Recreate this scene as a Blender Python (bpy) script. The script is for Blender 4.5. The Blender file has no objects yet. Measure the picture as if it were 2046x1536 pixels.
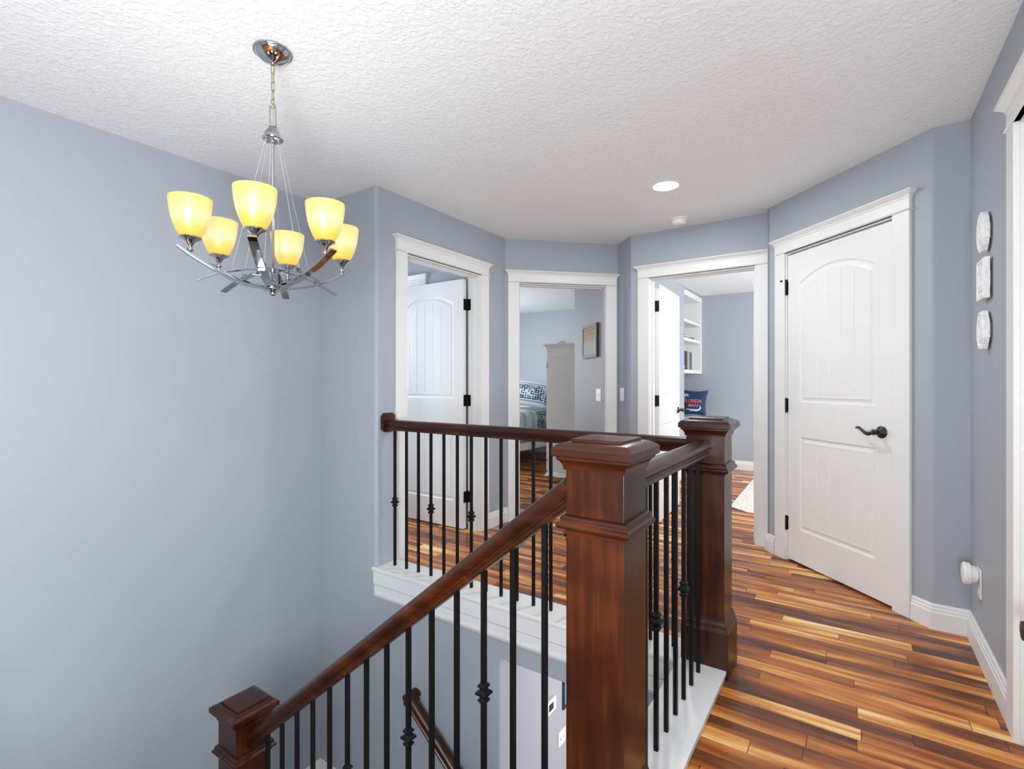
import bpy, math, random
from mathutils import Matrix, Vector
R = math.radians
sc = bpy.context.scene
COL = sc.collection

# ------------------------------------------------------------------ camera, world, exposure, large lights
cam = bpy.data.cameras.new('camera')
cam.sensor_width = 36.0
cam.lens = 1009.0 / 2046.0 * 36.0
cam.shift_y = -3.0 / 2046.0
cam.clip_start = 0.05
co = bpy.data.objects.new('camera', cam)
co.location = (0, 0, 1.19)
co.rotation_euler = (R(90), 0, R(34.1))
COL.objects.link(co)
sc.camera = co

world = bpy.data.worlds.new('world')
sc.world = world
world.use_nodes = True
world.node_tree.nodes['Background'].inputs[0].default_value = (0.75, 0.85, 1.0, 1)
world.node_tree.nodes['Background'].inputs[1].default_value = 1.0

sc.view_settings.view_transform = 'Standard'
sc.view_settings.look = 'None'
sc.view_settings.gamma = 1.0
sc.view_settings.use_curve_mapping = False
sc.view_settings.exposure = 0.45
sc.cycles.use_denoising = True
sc.cycles.max_bounces = 8
sc.cycles.diffuse_bounces = 5
sc.cycles.glossy_bounces = 4
sc.cycles.sample_clamp_indirect = 6.0
sc.cycles.caustics_reflective = False
sc.cycles.caustics_refractive = False


def area(name, loc, target, sx, sy, power, color=(1, 1, 1)):
    l = bpy.data.lights.new(name, 'AREA')
    l.shape = 'RECTANGLE'
    l.size, l.size_y, l.energy, l.color = sx, sy, power, color
    o = bpy.data.objects.new(name, l)
    o.location = loc
    d = Vector(target) - Vector(loc)
    o.rotation_euler = d.to_track_quat('-Z', 'Y').to_euler()
    COL.objects.link(o)
    return o


# unseen fill lights added behind the camera; no window stands there
area('loft_fill_light', (-1.3, -3.3, 1.35), (-1.3, 0, 1.25), 3.0, 1.9, 6, (0.91, 0.97, 1.0))
area('side_fill_light', (-0.30, -0.65, 1.10), (-3.0, -0.3, 0.3), 1.1, 1.4, 70, (0.92, 0.97, 1.0))  # added to brighten the left stairwell wall
# flash bounced off the ceiling behind the camera
area('bounce_light', (0.0, -0.5, 0.95), (0.1, 1.5, 2.43), 0.8, 0.7, 44, (0.92, 0.97, 1.0))
# daylight in the bedroom and study; fill added in side room and lower hall
area('bedroom_window_light', (-5.35, 5.6, 1.45), (-3.0, 6.6, 1.0), 1.8, 1.5, 50, (0.96, 0.985, 1.0))
area('study_window_light', (1.2, 5.8, 1.5), (-1.4, 6.3, 1.2), 1.8, 1.6, 80, (0.96, 0.985, 1.0))
area('side_room_light', (-4.2, 2.8, 1.6), (-3.0, 2.8, 1.2), 0.6, 0.9, 15, (0.93, 0.98, 1))
area('lower_hall_light', (0.5, 4.2, -0.7), (-1.9, 3.4, -1.6), 1.0, 1.0, 72, (0.97, 0.985, 1.0))

# ------------------------------------------------------------------ materials
def new_mat(name):
    m = bpy.data.materials.new(name)
    m.use_nodes = True
    nt = m.node_tree
    return m, nt, nt.nodes['Principled BSDF']


def setin(b, **kw):
    for k, v in kw.items():
        b.inputs[k.replace('_', ' ')].default_value = v


def bump(nt, b, scale, strength, dist=0.002, detail=3.0, rough=0.5):
    tc = nt.nodes.new('ShaderNodeNewGeometry')
    n = nt.nodes.new('ShaderNodeTexNoise')
    n.inputs['Scale'].default_value = scale
    n.inputs['Detail'].default_value = detail
    n.inputs['Roughness'].default_value = rough
    bp = nt.nodes.new('ShaderNodeBump')
    bp.inputs['Strength'].default_value = strength
    bp.inputs['Distance'].default_value = dist
    nt.links.new(tc.outputs['Position'], n.inputs['Vector'])
    nt.links.new(n.outputs['Fac'], bp.inputs['Height'])
    nt.links.new(bp.outputs['Normal'], b.inputs['Normal'])
    return n, bp


def plain(name, col, rough=0.5, metal=0.0, spec=0.5, coat=0.0, bmp=None):
    m, nt, b = new_mat(name)
    b.inputs['Base Color'].default_value = (*col, 1)
    b.inputs['Roughness'].default_value = rough
    b.inputs['Metallic'].default_value = metal
    b.inputs['Specular IOR Level'].default_value = spec
    b.inputs['Coat Weight'].default_value = coat
    b.inputs['Coat Roughness'].default_value = 0.15
    if bmp:
        bump(nt, b, *bmp)
    return m


M = {}
M['wall'] = plain('blue_grey_paint', (0.355, 0.385, 0.433), 0.55, spec=0.35, bmp=(140, 0.12, 0.001))
M['trim'] = plain('white_trim_paint', (0.73, 0.73, 0.725), 0.38, spec=0.4)
M['white'] = plain('white_plastic', (0.82, 0.82, 0.81), 0.4)
M['black'] = plain('black_iron', (0.0035, 0.0035, 0.004), 0.42, spec=0.2)
M['bronze'] = plain('black_bronze', (0.018, 0.018, 0.019), 0.38, metal=0.3)
M['chrome'] = plain('polished_chrome', (0.47, 0.48, 0.50), 0.08, metal=1.0)
M['brass'] = plain('aged_brass', (0.62, 0.47, 0.25), 0.3, metal=1.0)
M['cable'] = plain('steel_cable', (0.7, 0.7, 0.72), 0.3, metal=0.8)
M['dark'] = plain('dark_gap', (0.02, 0.02, 0.02), 0.8)
M['grey_paint'] = plain('pale_grey_paint', (0.62, 0.62, 0.60), 0.45)
M['carpet'] = plain('beige_carpet', (0.45, 0.42, 0.38), 0.95, bmp=(400, 0.6, 0.003))
M['screen'] = plain('dark_display', (0.03, 0.035, 0.04), 0.2)


def ceiling_mat():
    m, nt, b = new_mat('textured_ceiling')
    b.inputs['Base Color'].default_value = (0.83, 0.86, 0.88, 1)
    b.inputs['Roughness'].default_value = 0.8
    b.inputs['Specular IOR Level'].default_value = 0.2
    g = nt.nodes.new('ShaderNodeNewGeometry')
    n = nt.nodes.new('ShaderNodeTexNoise')
    n.inputs['Scale'].default_value = 42
    n.inputs['Detail'].default_value = 4
    n.inputs['Roughness'].default_value = 0.55
    n.inputs['Distortion'].default_value = 0.8
    r = nt.nodes.new('ShaderNodeValToRGB')
    r.color_ramp.elements[0].position = 0.42
    r.color_ramp.elements[1].position = 0.62
    bp = nt.nodes.new('ShaderNodeBump')
    bp.inputs['Strength'].default_value = 0.45
    bp.inputs['Distance'].default_value = 0.0035
    nt.links.new(g.outputs['Position'], n.inputs['Vector'])
    nt.links.new(n.outputs['Fac'], r.inputs['Fac'])
    nt.links.new(r.outputs['Color'], bp.inputs['Height'])
    nt.links.new(bp.outputs['Normal'], b.inputs['Normal'])
    return m


M['ceiling'] = ceiling_mat()


def node(nt, kind, **kw):
    n = nt.nodes.new(kind)
    for k, v in kw.items():
        setattr(n, k, v)
    return n


def mth(nt, op, a, b=None, c=None):
    n = nt.nodes.new('ShaderNodeMath')
    n.operation = op
    for i, v in enumerate((a, b, c)):
        if v is None:
            continue
        if isinstance(v, (int, float)):
            n.inputs[i].default_value = v
        else:
            nt.links.new(v, n.inputs[i])
    return n.outputs[0]


def floor_mat():
    m, nt, b = new_mat('acacia_plank_floor')
    L = nt.links
    g = node(nt, 'ShaderNodeNewGeometry')
    sp = node(nt, 'ShaderNodeSeparateXYZ')
    L.new(g.outputs['Position'], sp.inputs[0])
    W = 0.068
    yr = mth(nt, 'DIVIDE', sp.outputs['Y'], W)
    row = mth(nt, 'FLOOR', yr)
    fy = mth(nt, 'FRACT', yr)
    xs = mth(nt, 'ADD', mth(nt, 'MULTIPLY', sp.outputs['X'], 1.75), mth(nt, 'MULTIPLY', row, 17.371))
    vo = node(nt, 'ShaderNodeTexVoronoi', voronoi_dimensions='1D', feature='F1')
    vo.inputs['Scale'].default_value = 1.0
    vo.inputs['Randomness'].default_value = 0.85
    L.new(xs, vo.inputs['W'])
    ve = node(nt, 'ShaderNodeTexVoronoi', voronoi_dimensions='1D', feature='DISTANCE_TO_EDGE')
    ve.inputs['Scale'].default_value = 1.0
    ve.inputs['Randomness'].default_value = 0.85
    L.new(xs, ve.inputs['W'])
    sc3 = node(nt, 'ShaderNodeSeparateColor')
    L.new(vo.outputs['Color'], sc3.inputs[0])
    rnd, rnd2, rnd3 = sc3.outputs[0], sc3.outputs[1], sc3.outputs[2]
    # broad figure of a plank: sapwood and heartwood meeting in a wavy line
    cv = node(nt, 'ShaderNodeCombineXYZ')
    L.new(mth(nt, 'MULTIPLY', sp.outputs['X'], 1.3), cv.inputs[0])
    L.new(mth(nt, 'ADD', mth(nt, 'MULTIPLY', sp.outputs['Y'], 11.0), mth(nt, 'MULTIPLY', rnd, 53.0)), cv.inputs[1])
    L.new(mth(nt, 'MULTIPLY', rnd2, 31.0), cv.inputs[2])
    n1 = node(nt, 'ShaderNodeTexNoise')
    n1.inputs['Scale'].default_value = 1.0
    n1.inputs['Detail'].default_value = 2.0
    n1.inputs['Distortion'].default_value = 0.7
    L.new(cv.outputs[0], n1.inputs['Vector'])
    # fine grain
    cv2 = node(nt, 'ShaderNodeCombineXYZ')
    L.new(mth(nt, 'MULTIPLY', sp.outputs['X'], 5.0), cv2.inputs[0])
    L.new(mth(nt, 'MULTIPLY', sp.outputs['Y'], 130.0), cv2.inputs[1])
    L.new(mth(nt, 'MULTIPLY', rnd3, 40.0), cv2.inputs[2])
    n2 = node(nt, 'ShaderNodeTexNoise')
    n2.inputs['Scale'].default_value = 1.0
    n2.inputs['Detail'].default_value = 4.0
    n2.inputs['Distortion'].default_value = 0.5
    L.new(cv2.outputs[0], n2.inputs['Vector'])
    v = mth(nt, 'ADD', mth(nt, 'MULTIPLY', rnd, 0.50), mth(nt, 'MULTIPLY', mth(nt, 'SUBTRACT', n1.outputs['Fac'], 0.5), 1.9))
    v = mth(nt, 'ADD', v, mth(nt, 'MULTIPLY', mth(nt, 'SUBTRACT', n2.outputs['Fac'], 0.5), 0.26))
    v = mth(nt, 'ADD', v, 0.17)
    cr = node(nt, 'ShaderNodeValToRGB')
    L.new(v, cr.inputs['Fac'])
    e = cr.color_ramp.elements
    e[0].position = 0.0
    e[0].color = (0.085, 0.032, 0.015, 1)
    e[1].position = 0.95
    e[1].color = (0.95, 0.70, 0.36, 1)
    for p, c in ((0.18, (0.18, 0.052, 0.017, 1)), (0.38, (0.34, 0.098, 0.024, 1)), (0.58, (0.56, 0.200, 0.042, 1)), (0.76, (0.78, 0.40, 0.115, 1))):
        k = e.new(p)
        k.color = c
    # seams
    sy = mth(nt, 'MINIMUM', fy, mth(nt, 'SUBTRACT', 1.0, fy))
    seam_y = mth(nt, 'LESS_THAN', sy, 0.018)
    seam_x = mth(nt, 'LESS_THAN', ve.outputs['Distance'], 0.0028)
    seam = mth(nt, 'MAXIMUM', mth(nt, 'MULTIPLY', seam_y, 0.40), mth(nt, 'MULTIPLY', seam_x, 0.75))
    mx = node(nt, 'ShaderNodeMixRGB')
    L.new(seam, mx.inputs[0])
    L.new(cr.outputs[0], mx.inputs[1])
    mx.inputs[2].default_value = (0.03, 0.012, 0.006, 1)
    L.new(mx.outputs[0], b.inputs['Base Color'])
    b.inputs['Roughness'].default_value = 0.24
    b.inputs['Specular IOR Level'].default_value = 0.32
    bp = node(nt, 'ShaderNodeBump')
    bp.inputs['Strength'].default_value = 0.25
    bp.inputs['Distance'].default_value = 0.001
    L.new(mth(nt, 'SUBTRACT', 1.0, mth(nt, 'MAXIMUM', seam_y, seam_x)), bp.inputs['Height'])
    L.new(bp.outputs['Normal'], b.inputs['Normal'])
    return m


M['floor'] = floor_mat()


def cherry(name, axis):
    m, nt, b = new_mat(name)
    L = nt.links
    g = node(nt, 'ShaderNodeNewGeometry')
    mp = node(nt, 'ShaderNodeMapping')
    s = [38.0, 38.0, 38.0]
    s[axis] = 2.6
    mp.inputs['Scale'].default_value = s
    L.new(g.outputs['Position'], mp.inputs['Vector'])
    n1 = node(nt, 'ShaderNodeTexNoise')
    n1.inputs['Scale'].default_value = 1.0
    n1.inputs['Detail'].default_value = 4.0
    n1.inputs['Roughness'].default_value = 0.6
    L.new(mp.outputs[0], n1.inputs['Vector'])
    n2 = node(nt, 'ShaderNodeTexNoise')
    n2.inputs['Scale'].default_value = 7.0
    n2.inputs['Detail'].default_value = 1.0
    L.new(g.outputs['Position'], n2.inputs['Vector'])
    f = mth(nt, 'ADD', mth(nt, 'MULTIPLY', n1.outputs['Fac'], 0.55), mth(nt, 'MULTIPLY', n2.outputs['Fac'], 0.45))
    cr = node(nt, 'ShaderNodeValToRGB')
    L.new(f, cr.inputs['Fac'])
    e = cr.color_ramp.elements
    e[0].position = 0.30
    e[0].color = (0.010, 0.0024, 0.0009, 1)
    e[1].position = 0.78
    e[1].color = (0.098, 0.023, 0.0045, 1)
    k = e.new(0.52)
    k.color = (0.031, 0.0068, 0.0019, 1)
    L.new(cr.outputs[0], b.inputs['Base Color'])
    b.inputs['Roughness'].default_value = 0.30
    b.inputs['Specular IOR Level'].default_value = 0.36
    b.inputs['Coat Weight'].default_value = 0.05
    b.inputs['Coat Roughness'].default_value = 0.2
    return m


M['cherry_x'] = cherry('stained_cherry_lengthwise_x', 0)
M['cherry_y'] = cherry('stained_cherry_lengthwise_y', 1)
M['cherry_z'] = cherry('stained_cherry_upright', 2)


def amber():
    m, nt, b = new_mat('amber_glass')
    L = nt.links
    out = nt.nodes['Material Output']
    g = node(nt, 'ShaderNodeTexCoord')
    sp = node(nt, 'ShaderNodeSeparateXYZ')
    L.new(g.outputs['Object'], sp.inputs[0])
    # amber deepens towards the foot of the glass; bulb glow painted in halfway up
    fz = mth(nt, 'DIVIDE', sp.outputs['Z'], 0.128)
    cr = node(nt, 'ShaderNodeValToRGB')
    L.new(fz, cr.inputs['Fac'])
    e = cr.color_ramp.elements
    e[0].position = 0.0
    e[0].color = (1.0, 0.58, 0.07, 1)
    e[1].position = 1.0
    e[1].color = (1.0, 0.74, 0.24, 1)
    k = e.new(0.22)
    k.color = (1.0, 0.66, 0.15, 1)
    k = e.new(0.50)
    k.color = (1.0, 0.88, 0.52, 1)
    k = e.new(0.75)
    k.color = (1.0, 0.80, 0.36, 1)
    b.inputs['Base Color'].default_value = (0.22, 0.13, 0.03, 1)
    b.inputs['Roughness'].default_value = 0.35
    L.new(cr.outputs[0], b.inputs['Emission Color'])
    lw = node(nt, 'ShaderNodeLayerWeight')
    lw.inputs[0].default_value = 0.35
    st = mth(nt, 'SUBTRACT', 0.74, mth(nt, 'MULTIPLY', lw.outputs['Facing'], 0.26))
    L.new(st, b.inputs['Emission Strength'])
    return m


M['amber'] = amber()


def glass():
    m, nt, b = new_mat('clear_glass')
    b.inputs['Base Color'].default_value = (1, 1, 1, 1)
    b.inputs['Roughness'].default_value = 0.02
    b.inputs['Transmission Weight'].default_value = 1.0
    b.inputs['IOR'].default_value = 1.2
    return m


M['glass'] = glass()


def emit(name, col, s):
    m, nt, b = new_mat(name)
    b.inputs['Base Color'].default_value = (*col, 1)
    b.inputs['Emission Color'].default_value = (*col, 1)
    b.inputs['Emission Strength'].default_value = s
    return m


M['lens'] = emit('lit_lens', (1, 0.99, 0.96), 5.0)


def fabric_pattern():
    m, nt, b = new_mat('navy_print_fabric')
    L = nt.links
    tc = node(nt, 'ShaderNodeTexCoord')
    mp = node(nt, 'ShaderNodeMapping')
    mp.inputs['Scale'].default_value = (26, 26, 26)
    L.new(tc.outputs['Object'], mp.inputs['Vector'])
    ch = node(nt, 'ShaderNodeTexVoronoi', feature='F1')
    ch.inputs['Scale'].default_value = 1.0
    ch.inputs['Randomness'].default_value = 0.35
    L.new(mp.outputs[0], ch.inputs['Vector'])
    sp = node(nt, 'ShaderNodeSeparateXYZ')
    L.new(tc.outputs['Object'], sp.inputs[0])
    band = mth(nt, 'LESS_THAN', mth(nt, 'ABSOLUTE', sp.outputs['Z']), 0.125)
    ln = mth(nt, 'LESS_THAN', mth(nt, 'ABSOLUTE', mth(nt, 'SUBTRACT', mth(nt, 'ABSOLUTE', sp.outputs['Z']), 0.150)), 0.006)
    f = mth(nt, 'MULTIPLY', band, mth(nt, 'LESS_THAN', ch.outputs['Distance'], 0.50))
    f = mth(nt, 'MAXIMUM', f, ln)
    mx = node(nt, 'ShaderNodeMixRGB')
    L.new(f, mx.inputs[0])
    mx.inputs[1].default_value = (0.62, 0.72, 0.76, 1)
    mx.inputs[2].default_value = (0.05, 0.10, 0.16, 1)
    L.new(mx.outputs[0], b.inputs['Base Color'])
    b.inputs['Roughness'].default_value = 0.9
    return m


M['pillow_print'] = fabric_pattern()


def quilt_mat():
    m, nt, b = new_mat('striped_quilt')
    L = nt.links
    g = node(nt, 'ShaderNodeNewGeometry')
    sp = node(nt, 'ShaderNodeSeparateXYZ')
    L.new(g.outputs['Position'], sp.inputs[0])
    f = mth(nt, 'FRACT', mth(nt, 'DIVIDE', sp.outputs['Y'], 0.23))
    l1 = mth(nt, 'LESS_THAN', mth(nt, 'ABSOLUTE', mth(nt, 'SUBTRACT', f, 0.30)), 0.025)
    l2 = mth(nt, 'LESS_THAN', mth(nt, 'ABSOLUTE', mth(nt, 'SUBTRACT', f, 0.46)), 0.025)
    vo = node(nt, 'ShaderNodeTexVoronoi')
    vo.inputs['Scale'].default_value = 34
    vo.inputs['Randomness'].default_value = 0.3
    L.new(g.outputs['Position'], vo.inputs['Vector'])
    band = mth(nt, 'GREATER_THAN', sp.outputs['Y'], 6.17)
    pt = mth(nt, 'MULTIPLY', band, mth(nt, 'LESS_THAN', vo.outputs['Distance'], 0.52))
    k = mth(nt, 'MAXIMUM', mth(nt, 'MAXIMUM', l1, l2), pt)
    mx = node(nt, 'ShaderNodeMixRGB')
    L.new(k, mx.inputs[0])
    mx.inputs[1].default_value = (0.42, 0.52, 0.53, 1)
    mx.inputs[2].default_value = (0.05, 0.08, 0.11, 1)
    L.new(mx.outputs[0], b.inputs['Base Color'])
    b.inputs['Roughness'].default_value = 0.9
    return m


M['quilt'] = quilt_mat()
M['sheet'] = plain('pale_sheet', (0.60, 0.70, 0.73), 0.9)
M['navy'] = plain('navy_fabric', (0.022, 0.045, 0.11), 0.85, bmp=(900, 0.3, 0.001))
M['coral'] = plain('coral_print', (0.85, 0.20, 0.17), 0.8)
M['mint'] = plain('mint_print', (0.35, 0.80, 0.72), 0.8)
M['ice'] = plain('pale_blue_print', (0.60, 0.82, 0.92), 0.8)


def rug_mat():
    m, nt, b = new_mat('cream_rug')
    L = nt.links
    g = node(nt, 'ShaderNodeNewGeometry')
    w = node(nt, 'ShaderNodeTexWave')
    w.bands_direction = 'DIAGONAL'
    w.inputs['Scale'].default_value = 9
    w.inputs['Distortion'].default_value = 6
    L.new(g.outputs['Position'], w.inputs['Vector'])
    cr = node(nt, 'ShaderNodeValToRGB')
    L.new(w.outputs['Fac'], cr.inputs['Fac'])
    cr.color_ramp.elements[0].color = (0.56, 0.50, 0.43, 1)
    cr.color_ramp.elements[1].color = (0.74, 0.70, 0.64, 1)
    L.new(cr.outputs[0], b.inputs['Base Color'])
    b.inputs['Roughness'].default_value = 0.95
    return m


M['rug'] = rug_mat()


def carved():
    m, nt, b = new_mat('carved_white_plaster')
    b.inputs['Base Color'].default_value = (0.83, 0.83, 0.83, 1)
    b.inputs['Roughness'].default_value = 0.6
    L = nt.links
    g = node(nt, 'ShaderNodeNewGeometry')
    vo = node(nt, 'ShaderNodeTexVoronoi')
    vo.inputs['Scale'].default_value = 70
    L.new(g.outputs['Position'], vo.inputs['Vector'])
    bp = node(nt, 'ShaderNodeBump')
    bp.inputs['Strength'].default_value = 0.8
    bp.inputs['Distance'].default_value = 0.006
    L.new(vo.outputs['Distance'], bp.inputs['Height'])
    L.new(bp.outputs['Normal'], b.inputs['Normal'])
    return m


M['carved'] = carved()


def art_mat():
    m, nt, b = new_mat('coral_branch_print')
    L = nt.links
    tc = node(nt, 'ShaderNodeTexCoord')
    sp = node(nt, 'ShaderNodeSeparateXYZ')
    L.new(tc.outputs['Object'], sp.inputs[0])
    n = node(nt, 'ShaderNodeTexNoise')
    n.inputs['Scale'].default_value = 42
    n.inputs['Detail'].default_value = 3
    L.new(tc.outputs['Object'], n.inputs['Vector'])
    cr = node(nt, 'ShaderNodeValToRGB')
    L.new(n.outputs['Fac'], cr.inputs['Fac'])
    e = cr.color_ramp.elements
    e[0].position = 0.38
    e[0].color = (0.42, 0.30, 0.18, 1)
    e[1].position = 0.60
    e[1].color = (0.55, 0.50, 0.45, 1)
    k = e.new(0.48)
    k.color = (0.60, 0.36, 0.28, 1)
    # foliage fills the upper half, paler at the left foot
    up = mth(nt, 'GREATER_THAN', mth(nt, 'ADD', sp.outputs['Z'], mth(nt, 'MULTIPLY', mth(nt, 'SUBTRACT', n.outputs['Fac'], 0.5), 0.5)), 0.0)
    mx = node(nt, 'ShaderNodeMixRGB')
    L.new(up, mx.inputs[0])
    mx.inputs[1].default_value = (0.60, 0.61, 0.62, 1)
    L.new(cr.outputs[0], mx.inputs[2])
    L.new(mx.outputs[0], b.inputs['Base Color'])
    b.inputs['Roughness'].default_value = 0.7
    b.inputs['Specular IOR Level'].default_value = 0.1
    return m


M['art'] = art_mat()
M['blue_art'] = plain('blue_print', (0.10, 0.42, 0.70), 0.4)


# ------------------------------------------------------------------ mesh helpers
class MB:
    """collects faces; build() links them as one mesh object"""

    def __init__(self, m=None):
        self.v, self.f, self.m = [], [], (m or Matrix())

    def add(self, verts, faces):
        o = len(self.v)
        self.v += [tuple(self.m @ Vector(p)) for p in verts]
        self.f += [tuple(i + o for i in f) for f in faces]
        return self

    def box(self, x0, x1, y0, y1, z0, z1):
        v = [(x0, y0, z0), (x1, y0, z0), (x1, y1, z0), (x0, y1, z0), (x0, y0, z1), (x1, y0, z1), (x1, y1, z1), (x0, y1, z1)]
        return self.add(v, [(0, 3, 2, 1), (4, 5, 6, 7), (0, 1, 5, 4), (1, 2, 6, 5), (2, 3, 7, 6), (3, 0, 4, 7)])

    def prism(self, poly, z0, z1):
        n = len(poly)
        v = [(x, y, z0) for x, y in poly] + [(x, y, z1) for x, y in poly]
        f = [tuple(reversed(range(n))), tuple(range(n, 2 * n))]
        f += [(i, (i + 1) % n, (i + 1) % n + n, i + n) for i in range(n)]
        return self.add(v, f)

    def rects(self, x0, x1, y0, y1, levels, back=True):
        """stack of rectangles grown by e at height z; with back=False the y1 side does not grow"""
        v, f = [], []
        for e, z in levels:
            yb = y1 + (e if back else 0)
            v += [(x0 - e, y0 - e, z), (x1 + e, y0 - e, z), (x1 + e, yb, z), (x0 - e, yb, z)]
        n = len(levels)
        f.append((3, 2, 1, 0))
        for k in range(n - 1):
            for i in range(4):
                j = (i + 1) % 4
                f.append((k * 4 + i, k * 4 + j, k * 4 + 4 + j, k * 4 + 4 + i))
        b = (n - 1) * 4
        f.append((b, b + 1, b + 2, b + 3))
        return self.add(v, f)

    def square(self, x, y, levels):
        return self.rects(x, x, y, y, levels)

    def lathe(self, prof, x=0, y=0, n=24, closed=False):
        v, f = [], []
        k = len(prof)
        for i in range(n):
            a = 2 * math.pi * i / n
            for r, z in prof:
                v.append((x + r * math.cos(a), y + r * math.sin(a), z))
        for i in range(n):
            j = (i + 1) % n
            for q in range(k - 1 if not closed else k):
                p = (q + 1) % k
                f.append((i * k + q, j * k + q, j * k + p, i * k + p))
        if not closed:
            if prof[0][0] > 1e-6:
                f.append(tuple(i * k for i in reversed(range(n))))
            if prof[-1][0] > 1e-6:
                f.append(tuple(i * k + k - 1 for i in range(n)))
        return self.add(v, f)

    def sweep(self, path, prof, closed=False, caps=True):
        """extrude a 2D profile (u sideways to the right, w up) along a 3D path with mitres"""
        P = [Vector(p) for p in path]
        n, k = len(P), len(prof)
        v, f = [], []
        for i in range(n):
            if closed:
                d0 = (P[i] - P[i - 1]).normalized()
                d1 = (P[(i + 1) % n] - P[i]).normalized()
            else:
                d0 = (P[i] - P[i - 1]).normalized() if i else (P[1] - P[0]).normalized()
                d1 = (P[i + 1] - P[i]).normalized() if i < n - 1 else d0
            t = (d0 + d1).normalized()
            up = Vector((0, 0, 1))
            if abs(t.dot(up)) > 0.95:
                up = Vector((0, 1, 0))
            s = t.cross(up).normalized()
            w = s.cross(t).normalized()
            c = max(0.3, d0.dot(t))
            for a, b in prof:
                v.append(tuple(P[i] + s * (a / c if abs(d0.cross(d1).z) > 1e-4 else a) + w * b))
        for i in range(n if closed else n - 1):
            j = (i + 1) % n
            for q in range(k):
                p = (q + 1) % k
                f.append((i * k + q, i * k + p, j * k + p, j * k + q))
        if caps and not closed:
            f.append(tuple(range(k)))
            f.append(tuple((n - 1) * k + q for q in reversed(range(k))))
        return self.add(v, f)

    def tube(self, path, r, n=8, closed=False):
        prof = [(r * math.cos(2 * math.pi * i / n), r * math.sin(2 * math.pi * i / n)) for i in range(n)]
        return self.sweep(path, prof, closed)

    def build(self, name, mat, parent=None, smooth=None, bevel=0, solid=False):
        me = bpy.data.meshes.new(name)
        me.from_pydata(self.v, [], self.f)
        me.materials.append(mat)
        import bmesh
        bm = bmesh.new()
        bm.from_mesh(me)
        bmesh.ops.recalc_face_normals(bm, faces=bm.faces)
        bm.to_mesh(me)
        bm.free()
        if smooth is not None:
            me.polygons.foreach_set('use_smooth', [True] * len(me.polygons))
            me.set_sharp_from_angle(angle=R(smooth))
        o = bpy.data.objects.new(name, me)
        COL.objects.link(o)
        if parent:
            o.parent = parent
        if bevel:
            md = o.modifiers.new('bevel', 'BEVEL')
            md.width = bevel
            md.segments = 2
            md.limit_method = 'ANGLE'
            md.angle_limit = R(40)
        return o


def tag(o, label=None, cat=None, group=None, kind=None):
    if label:
        o['label'] = label
    if cat:
        o['category'] = cat
    if group:
        o['group'] = group
    if kind:
        o['kind'] = kind
    return o


def empty(name, loc=(0, 0, 0), rz=0.0):
    o = bpy.data.objects.new(name, None)
    o.empty_display_size = 0.1
    o.location = loc
    o.rotation_euler = (0, 0, rz)
    COL.objects.link(o)
    return o


def copy_tree(o, parent=None):
    c = o.copy()
    COL.objects.link(c)
    if parent:
        c.parent = parent
    for ch in list(o.children):
        copy_tree(ch, c)
    return c


def struct(o, label, cat='wall'):
    return tag(o, label, cat, kind='structure')


def frame(origin, rz):
    return Matrix.Translation(Vector(origin)) @ Matrix.Rotation(rz, 4, 'Z')


HC = 2.43          # ceiling height
LAND = -1.52       # stair landing
LOW = -2.85        # lower floor

# ------------------------------------------------------------------ floor and ceilings
fl = MB()
fl.box(-6, 2.2, 2.265, 7.9, -0.28, 0)
fl.box(-0.465, 2.2, 0.05, 2.265, -0.28, 0)
fl.box(-3.3, 2.2, -3.6, 0.05, -0.28, 0)
struct(fl.build('floor', M['floor']), 'glossy acacia plank floor with mixed light and dark boards', 'floor')
struct(MB().box(-6, 2.2, -3.6, 7.9, HC, HC + 0.1).build('ceiling', M['ceiling']), 'white ceiling with knockdown texture', 'ceiling')
struct(MB().box(-3.2, -2.36, 0.0, 2.3, LAND - 0.2, LAND).build('floor_landing', M['carpet']), 'beige stair landing below the upper floor', 'floor')
struct(MB().box(-3.3, 1.6, 0.0, 6.0, LOW - 0.1, LOW).build('floor_lower', M['floor']), 'plank floor of the lower storey', 'floor')

# ------------------------------------------------------------------ walls
def wall(name, origin, rz, L, z0, z1, label, holes=(), thick=0.12, m='wall', x0=0.0):
    """local x runs along the wall, the room it faces lies at local -y"""
    b = MB(frame((origin[0], origin[1], 0), rz))
    s = x0
    for a, c, zb, zt in sorted(holes):
        if a > s:
            b.box(s, a, 0, thick, z0, z1)
        if zt < z1:
            b.box(a, c, 0, thick, zt, z1)
        if zb > z0:
            b.box(a, c, 0, thick, z0, zb)
        s = c
    if L > s:
        b.box(s, L, 0, thick, z0, z1)
    return b


def fillet(b, P, d1, d2, r, z0, z1):
    """rounded convex corner at P between incoming direction d1 and outgoing d2 (world), room on the right"""
    d1, d2, P = Vector(d1).normalized(), Vector(d2).normalized(), Vector(P)
    n1 = Vector((d1.y, -d1.x))
    n2 = Vector((d2.y, -d2.x))
    turn = d1.angle(d2)
    t = r * math.tan(turn / 2)
    c = P - d1 * t - n1 * r
    a0 = math.atan2(n1.y, n1.x)
    a1 = math.atan2(n2.y, n2.x)
    da = (a1 - a0 + math.pi) % (2 * math.pi) - math.pi
    poly = [tuple(c + Vector((math.cos(a0 + da * i / 8), math.sin(a0 + da * i / 8))) * r) for i in range(9)]
    q2 = P + d2 * t - n2 * 0.08
    q1 = P - d1 * t - n1 * 0.08
    if turn > R(60):
        poly += [tuple(P - (n1 + n2) * 0.08)]
    else:
        poly += [tuple(q2), tuple(q1)]
    sv, b.m = b.m, Matrix()
    b.prism(poly, z0, z1)
    b.m = sv
    return t


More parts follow.
